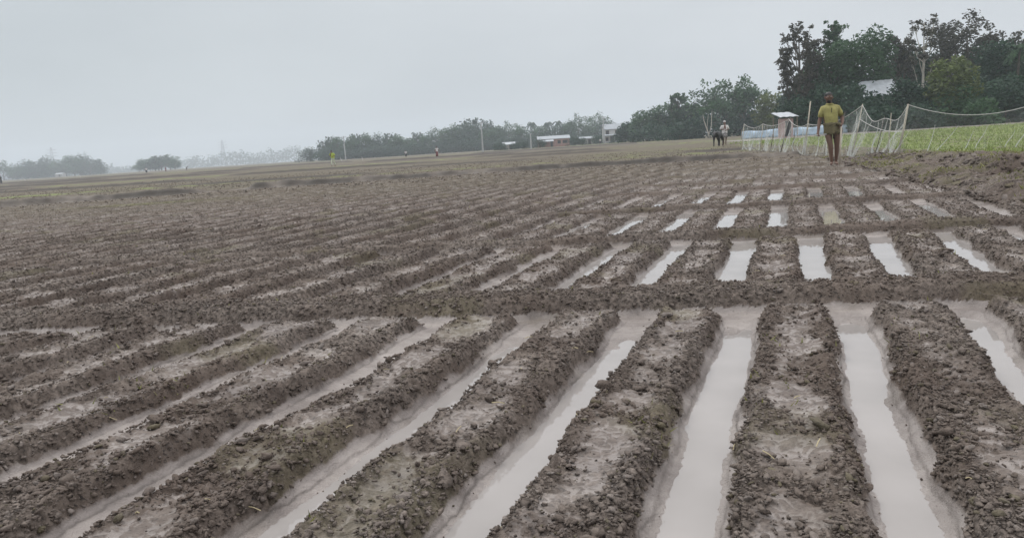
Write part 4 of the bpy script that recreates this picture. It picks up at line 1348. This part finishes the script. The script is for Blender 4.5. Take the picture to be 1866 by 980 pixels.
# --- the man in the olive yellow shirt
def main_man():
    foot = at(1518, 291, 16.6)
    g = gz(foot.x, foot.y)
    t = thing('person', 'barefoot bearded man in olive yellow shirt and tucked-up wrap on the bank', 'person', (foot.x, foot.y, g + .02), RAD(-8))
    s = 1.0
    hd = (-.095, -.03, 1.415)
    ch = [
        [J('pel', -.035, 0, .80, .118), J('bel', -.05, -.005, .96, .118), J('che', -.062, 0, 1.13, .128), J('nb', -.068, .005, 1.255, .062), J('nk', -.085, -.008, 1.315, .050), J('hl', hd[0], hd[1], 1.375, .066), J('hm', hd[0], hd[1] + .012, 1.425, .078), J('ht', hd[0], hd[1] + .015, 1.465, .070)],
        [J('che', 0, 0, 0, 0), J('sl', -.212, .01, 1.195, .048), J('el', -.265, .025, .965, .043), J('fl', -.292, -.005, .86, .040), J('wl', -.312, -.035, .735, .027)],
        [J('che', 0, 0, 0, 0), J('sr', .090, .01, 1.195, .048), J('er', .195, .06, .995, .043), J('fr', .185, .0, .925, .040), J('wr', .165, -.075, .862, .027)],
        [J('pel', 0, 0, 0, 0), J('tl', -.108, -.01, .74, .084), J('ml', -.092, -.035, .56, .072), J('kl', -.066, -.06, .40, .052), J('cl', -.052, -.03, .28, .050), J('al', -.030, -.01, .075, .030), J('hl2', -.030, -.01, .03, .032), J('bl', -.062, -.095, .024, .032), J('ol', -.08, -.150, .018, .024)],
        [J('pel', 0, 0, 0, 0), J('tr', .056, .0, .74, .086), J('mr', .074, -.0, .56, .073), J('kr', .080, .01, .40, .052), J('cr', .088, .05, .28, .050), J('ar', .086, .09, .085, .030), J('hr2', .080, .095, .035, .033), J('br', .082, .015, .020, .030), J('or', .083, -.035, .015, .020)],
    ]
    hand(ch, 'wl', (-.312, -.035, .735), (-.18, -.25, -1), (.5, -1, 0), (.8, .4, .2))
    hand(ch, 'wr', (.165, -.075, .862), (-.55, -.45, -.7), (.3, -.6, .5), (-.3, .8, -.3))
    me = skin_mesh('person', ch)
    me.materials.append(SKIN_DARK)
    add_face(me, (hd[0], hd[1] + .01, 1.425), .080, (SKIN_DARK, EYE_W, HAIR))
    me.polygons.foreach_set('use_smooth', np.ones(len(me.polygons), bool))
    o = bpy.data.objects.new('body', me); COL.objects.link(o); o.parent = t
    head_parts(t, (hd[0], hd[1] + .01, 1.425), .080, beard=True)
    # polo shirt: torso and half sleeves, collar
    m_sh = material('olive_yellow_cotton', (.300, .280, .105), .85, var=.30, vscale=9)
    shirt_mesh('shirt', m_sh, t, [(-.043, 0, .845, .142, .122), (-.044, -.002, .90, .138, .122), (-.050, -.006, .98, .138, .124), (-.057, -.004, 1.07, .152, .126), (-.061, 0, 1.15, .166, .126), (-.063, .003, 1.205, .166, .112), (-.066, .004, 1.245, .124, .090), (-.070, .002, 1.275, .070, .068)],
               [([(-.13, .005, 1.210), (-.200, .010, 1.195), (-.236, .016, 1.11), (-.254, .021, 1.02)], [.066, .066, .060, .057]),
                ([(.01, .005, 1.210), (.082, .010, 1.195), (.140, .033, 1.11), (.172, .048, 1.035)], [.066, .066, .060, .057])])
    lathe_cloth('collar', m_sh, t, [(-.070, -.004, 1.272, .078, .074), (-.074, -.006, 1.298, .066, .064), (-.072, -.006, 1.275, .086, .082)], th=.004)
    MB().slab([(-.074, -.1335, 1.20), (-.074, -.1335, 1.10), (-.056, -.1335, 1.10), (-.056, -.1300, 1.20)], .004).build('placket', material('dark_placket', (.10, .09, .035), .8), t)
    # the wrap, rolled up and knotted at the hips
    m_w = bpy.data.materials.new('checked_wrap'); m_w.use_nodes = True
    q = m_w.node_tree; b = q.nodes['Principled BSDF']; b.inputs['Roughness'].default_value = .85
    tc_ = q.nodes.new('ShaderNodeTexCoord'); mp_ = q.nodes.new('ShaderNodeMapping'); mp_.inputs['Rotation'].default_value = (.3, .5, .2)
    q.links.new(tc_.outputs['Object'], mp_.inputs[0])
    w_ = q.nodes.new('ShaderNodeTexWave'); w_.inputs['Scale'].default_value = 9; w_.inputs['Distortion'].default_value = 6; w_.bands_direction = 'Z'
    q.links.new(mp_.outputs[0], w_.inputs['Vector'])
    r_ = q.nodes.new('ShaderNodeMapRange'); r_.inputs['From Min'].default_value, r_.inputs['From Max'].default_value = .4, .62
    q.links.new(w_.outputs['Fac'], r_.inputs['Value'])
    q.links.new(mix(q, (.030, .027, .022), (.23, .20, .10), r_.outputs[0]), b.inputs['Base Color'])
    wr = lathe_cloth('wrap', m_w, t, [(-.044, -.0, .895, .142, .126), (-.043, -.0, .876, .160, .142), (-.042, -.002, .852, .164, .144), (-.040, -.004, .828, .152, .132), (-.034, -.004, .79, .160, .138), (-.030, -.004, .745, .160, .136), (-.027, -.006, .69, .162, .136), (-.026, -.008, .645, .160, .136)], 5, .14, th=.008, seed=2)
    MB().ellipsoid((.07, -.135, .855), (.060, .040, .038), 10, 8, Matrix.Rotation(.4, 3, 'Y')).build('knot', m_w, wr, True)
    # loose end of the wrap between the thighs
    mb = MB()
    for a, z in enumerate(np.linspace(.70, .55, 6)):
        for k in range(5):
            mb.v.append((-.015 + (k - 2) * .022 * (1 - .12 * a), -.146 - .012 * math.sin(k * 2 + a) + .006 * a, z))
        if a:
            for k in range(4): mb.f.append(((a - 1) * 5 + k, (a - 1) * 5 + k + 1, a * 5 + k + 1, a * 5 + k))
    l_ = mb.build('loose_end', material('dark_cloth_end', (.050, .034, .026), .85), wr, True)
    l_.modifiers.new('thick', 'SOLIDIFY').thickness = .006
    # the tool in his hand: short handle with a narrow blade
    wp = t.location
    Rz = Matrix.Rotation(RAD(-8), 3, 'Z')
    k = thing('hand_tool', 'short pale handled hand tool gripped by the man in the yellow shirt', 'hand tool', Vector(wp) + Rz @ Vector((-.325, -.062, .645)), RAD(-8))
    MB().tube([(-.05, .0, 0), (.10, -.01, .006), (.17, -.012, .010)], [.014, .013, .016], 10).build('handle', material('pale_handle', (.42, .43, .42), .6), k, True)
    MB().slab([(.165, -.012, .030), (.165, -.012, -.012), (.235, -.014, -.004), (.235, -.014, .026)], .004).build('blade', M_STEEL, k)
    # the pale stick held upright beside his leg
    k = thing('stick', 'long pale stick held upright against the leg of the man in the yellow shirt', 'stick', Vector(wp) + Rz @ Vector((.098, -.13, 0)), RAD(-8))
    MB().tube([(.0, -.02, .0), (.012, -.01, .4), (.030, -.005, .80)], [.014, .017, .019], 8).build('shaft', material('pale_peeled_wood', (.50, .44, .36), .7, var=.15, vscale=9), k, True)


main_man()


def walker(label, px, d, py, h, shirt, lower, lower_len=.45, stride=.12, arms='down', skin=SKIN_DARK, lean=0.0, rz=0.0, cap=None, group=None, sleeve=.6, wide=1.0, trousers=False):
    """a smaller standing or walking figure; h is the standing height"""
    p = at(px, py, d); g = gz(p.x, p.y)
    t = thing('person', label, 'person', (p.x, p.y, g), rz, group)
    k = h / 1.68

    def P(key, x, y, z, r):
        # lean forward from the hip
        if z > .92:
            a = lean; dz = z - .92
            y, z = y - math.sin(a) * dz, .92 + math.cos(a) * dz
        return (key, (x * k, y * k, z * k), r * k)
    ch = [[P('pel', 0, 0, .92, .112), P('bel', 0, 0, 1.06, .110), P('che', 0, 0, 1.24, .122), P('nb', 0, .005, 1.38, .058), P('nk', 0, 0, 1.44, .048), P('hl', 0, -.02, 1.51, .062), P('hm', 0, -.01, 1.565, .078), P('ht', 0, -.008, 1.605, .066)]]
    if arms == 'down':
        A = ((-.27, .02, 1.08), (-.29, -.06, .86)), ((.27, .02, 1.08), (.29, -.06, .86))
    elif arms == 'across':
        A = ((-.29, .02, 1.10), (-.08, -.17, 1.10)), ((.29, .02, 1.10), (.06, -.18, 1.03))
    else:   # hips / busy
        A = ((-.34, .0, 1.15), (-.20, -.16, 1.02)), ((.32, .02, 1.12), (.17, -.18, 1.00))
    ends = []
    for q, (e, w) in zip((-1, 1), A):
        n_ = 'l' if q < 0 else 'r'
        ch.append([P('che', 0, 0, 0, 0), P('s' + n_, q * .185, .005, 1.33, .058), P('e' + n_, *e, .041), P('w' + n_, *w, .026)])
        ew = Vector(w) - Vector(e); ew.normalize()
        h1, h2 = Vector(w) + ew * .06, Vector(w) + ew * .13
        ch.append([P('w' + n_, 0, 0, 0, 0), P('h' + n_, *h1, .034), P(None, *h2, .022)])
        ch.append([P('h' + n_, 0, 0, 0, 0), P(None, *(h1 + Vector((-q * .035, -.02, -.02))), .013), P(None, *(h1 + Vector((-q * .04, -.03, -.055))), .010)])
        st = q * stride
        ch.append([P('pel', 0, 0, 0, 0), P('t' + n_, q * .095, 0, .84, .085), P('k' + n_, q * .10, -.02 + st * .6 - .02, .48, .055), P('c' + n_, q * .10, .02 + st * .8, .33, .050), P('a' + n_, q * .10, .03 + st, .08, .033), P('o' + n_, q * .105, -.03 + st, .03, .032), P(None, q * .11, -.13 + st, .022, .022)])
    me = skin_mesh('body', ch, sub=1 if d > 30 else 2)
    me.materials.append(skin)
    add_face(me, tuple(Vector(P(None, 0, -.012, 1.56, 0)[1])), .080 * k, (skin, EYE_W, HAIR)) if d < 60 else None
    o = bpy.data.objects.new('body', me); COL.objects.link(o); o.parent = t
    me.polygons.foreach_set('use_smooth', np.ones(len(me.polygons), bool))
    c = Vector(P(None, 0, -.012, 1.56, 0)[1])
    if cap is not None:
        cb = MB()
        cb.ellipsoid(c + Vector((0, .01, .035)) * k, (.088 * k, .098 * k, .085 * k), 14, 10, None, lambda q: Vector((q.x, q.y, max(q.z, 0))))
        cb.ellipsoid(c + Vector((0, -.085, .040)) * k, (.062 * k, .062 * k, .008 * k), 12, 6)
        cb.build('cap', cap, t, True)
    else:
        head_parts(t, c, .080 * k)
    rings = []
    for z, rx, ry in ((.86, .165 * wide, .135), (.96, .155 * wide, .130), (1.08, .155 * wide, .130), (1.20, .170, .128), (1.30, .175, .115), (1.355, .13, .09), (1.39, .07, .066)):
        q_ = P(None, 0, 0, z, 1)
        rings.append((q_[1][0], q_[1][1], q_[1][2], rx * k, ry * k))
    slv = []
    for q, (e, w) in zip((-1, 1), A):
        a0, e_, w_ = Vector((q * .185, .005, 1.315)), Vector(e), Vector(w)
        pts = [Vector((q * .10, .003, 1.31)), a0, a0.lerp(e_, .6)] + ([e_] if sleeve > .5 else []) + ([e_.lerp(w_, .85)] if sleeve > .9 else [])
        slv.append(([P(None, *v_, 0)[1] for v_ in pts], [r_ * k for r_ in (.066, .070, .060, .056, .042)[:len(pts)]]))
    shirt_mesh('shirt', shirt, t, rings, slv, 18)
    if trousers:
        tr = [[P('p', 0, 0, .90, .124), P('p2', 0, 0, .98, .118)]]
        for q in (-1, 1):
            st = q * stride
            tr.append([P('p', 0, 0, 0, 0), P('t%d' % q, q * .095, 0, .83, .100), P('k%d' % q, q * .10, -.03 + st * .6, .48, .078), P('b%d' % q, q * .10, .03 + st, .12, .068)])
        link('trousers', skin_mesh('trousers', tr, sub=1), lower, t)
    else:
        zb = .92 - lower_len
        lathe_cloth('wrap', lower, t, [(0, 0, .98 * k, .135 * k, .112 * k), (0, -.005 * k, .88 * k, .165 * k, .135 * k), (0, -.01 * k, (.88 + zb) / 2 * k, .178 * k, .155 * k), (0, -.01 * k, zb * k, .185 * k, .175 * k)], 6, .07, 20, th=.006)
    return t


C_WHITE = material('off_white_cotton', (.62, .60, .60), .85, var=.1, vscale=8)
C_PLAID = material('grey_checked_cotton', (.22, .21, .21), .85, var=.7, vscale=16)
C_LIME = material('lime_yellow_cotton', (.42, .52, .07), .85, var=.15, vscale=6)
C_PALE = material('pale_cream_cotton', (.52, .55, .44), .85, var=.1, vscale=6)
C_RED = material('dull_maroon_cotton', (.17, .055, .055), .85, var=.2, vscale=6)
C_DARK = material('dark_cotton', (.035, .037, .045), .85)
FARP = 'people working far out in the field'
walker('man in off-white shirt, cap and short checked wrap behind the black calf', 1321, 52, 263, 1.66, C_WHITE, C_PLAID, .36, .10, 'across', cap=C_WHITE, wide=1.15)
walker('woman in a lime yellow tunic and pale trousers bending forward in the open field', 608, 76, 305, 1.60, C_LIME, C_PALE, arms='hips', lean=.22, wide=1.35, trousers=True, stride=.14, rz=RAD(-25), sleeve=.6)
walker('distant person in a white top and maroon wrap before the treeline', 797, 112, 289, 1.60, C_WHITE, C_RED, .82, .05, sleeve=.4, group=FARP)
walker('tiny distant person in white top and dark wrap just past the maroon one', 740, 165, 285, 1.55, C_WHITE, C_DARK, .6, .1, group=FARP)
walker('tiny distant person in white shirt and dark wrap before the lone tree clump', 268, 190, 320, 1.6, C_WHITE, C_DARK, .6, .12, group=FARP)
walker('tiny distant person all in maroon before the lone tree clump', 303, 235, 317, 1.5, C_RED, C_RED, .8, .1, lean=.15, group=FARP)
walker('tiny dark clothed person by the edge of the small far wood', 3, 150, 338, 1.6, C_DARK, C_DARK, .8, .08, group=FARP)
walker('tiny person in a white top in front of the white house', 1094, 205, 264, 1.6, C_WHITE, C_DARK, .6, .1, group=FARP)
walker('tiny low dark animal figure beyond the lone tree clump', 341, 230, 315, 1.45, C_DARK, C_DARK, .5, .1, lean=1.0, rz=RAD(80), group=FARP)  # stands for a low dark animal, built with the stooping person shape
walker('tiny dark clothed person in the strip between the tree bank and the pole with crossarms', 1180, 190, 259, 1.5, C_DARK, C_DARK, .6, .1, group=FARP)


def calf():
    p = at(1309, 272, 49.5)
    t = thing('calf', 'small black calf with lowered head walking ahead of the man in the white shirt', 'calf', (p.x, p.y, gz(p.x, p.y)), RAD(-32))
    t.scale = (1.2, 1.1, 1.12)
    ch = [[J('rump', 0, .42, .66, .15), J('loin', 0, .22, .70, .165), J('bel', 0, -.02, .67, .185), J('che', 0, -.28, .68, .165), J('nk', 0, -.46, .74, .10), J('pol', 0, -.60, .76, .085), J('mz', 0, -.72, .62, .060), J('ns', 0, -.77, .55, .048)],
          [J('rump', 0, 0, 0, 0), J('td', 0, .56, .66, .03), J('te', 0, .60, .42, .016), J('tt', 0, .60, .28, .022)]]
    for q in (-1, 1):
        ch.append([J('che', 0, 0, 0, 0), J('sh%d' % q, q * .13, -.30, .52, .075), J('kn%d' % q, q * .135, -.31 + q * .04, .30, .042), J('fe%d' % q, q * .135, -.30 + q * .05, .10, .030), J('ho%d' % q, q * .135, -.32 + q * .05, .02, .038)])
        ch.append([J('rump', 0, 0, 0, 0), J('st%d' % q, q * .13, .36, .50, .085), J('hk%d' % q, q * .135, .52 - q * .05, .31, .040), J('sk%d' % q, q * .135, .48 - q * .06, .12, .030), J('hf%d' % q, q * .135, .46 - q * .06, .02, .038)])
        ch.append([J('pol', 0, 0, 0, 0), J('ea%d' % q, q * .10, -.58, .80, .028), J('et%d' % q, q * .20, -.57, .78, .022)])
    me = skin_mesh('calf', ch, sub=2)
    link('body', me, material('black_hide', (.014, .014, .016), .6, var=.3, vscale=6), t)


calf()


def egret(label, px, d, py):
    p = at(px, py, d)
    t = thing('white_bird', label, 'bird', (p.x, p.y, gz(p.x, p.y)), 1.2, 'white birds in the field')
    ch = [[J('t', .24, 0, .34, .03), J('b', .05, 0, .38, .11), J('c', -.10, 0, .44, .085), J('n', -.15, 0, .56, .04), J('m', -.11, 0, .66, .03), J('h', -.15, 0, .74, .035), J('k', -.26, 0, .72, .010)]]
    for q in (-1, 1): ch.append([J('b', 0, 0, 0, 0), J(None, .04, q * .04, .24, .02), J(None, .06, q * .04, .12, .014), J(None, .02, q * .04, .0, .014)])
    link('body', skin_mesh('bird', ch, root=1, sub=1), C_WHITE, t)


egret('small white bird just past the yellow clothed woman', 622, 150, 292)
egret('small white bird between the first pole and the open treeline', 661, 150, 295)
egret('small white bird near the dark clothed person by the far wood', 46, 170, 334)
egret('small white bird before the end of the small far wood', 146, 190, 327)

# ------------------------------------------------------------------ the hazy air
hb = MB().box((0, 870, 34.5), (6400, 2020, 71))
M_HAZE = bpy.data.materials.new('haze'); M_HAZE.use_nodes = True
q = M_HAZE.node_tree; q.nodes.clear()
vo = q.nodes.new('ShaderNodeVolumePrincipled')
vo.inputs['Color'].default_value = (.84, .92, 1.0, 1)
vo.inputs['Density'].default_value = .00068
vo.inputs['Anisotropy'].default_value = .15
ou = q.nodes.new('ShaderNodeOutputMaterial'); q.links.new(vo.outputs[0], ou.inputs['Volume'])
hz_o = hb.build('haze', M_HAZE)
tag(hz_o, 'thin bluish haze over the far field', 'haze', kind='stuff')
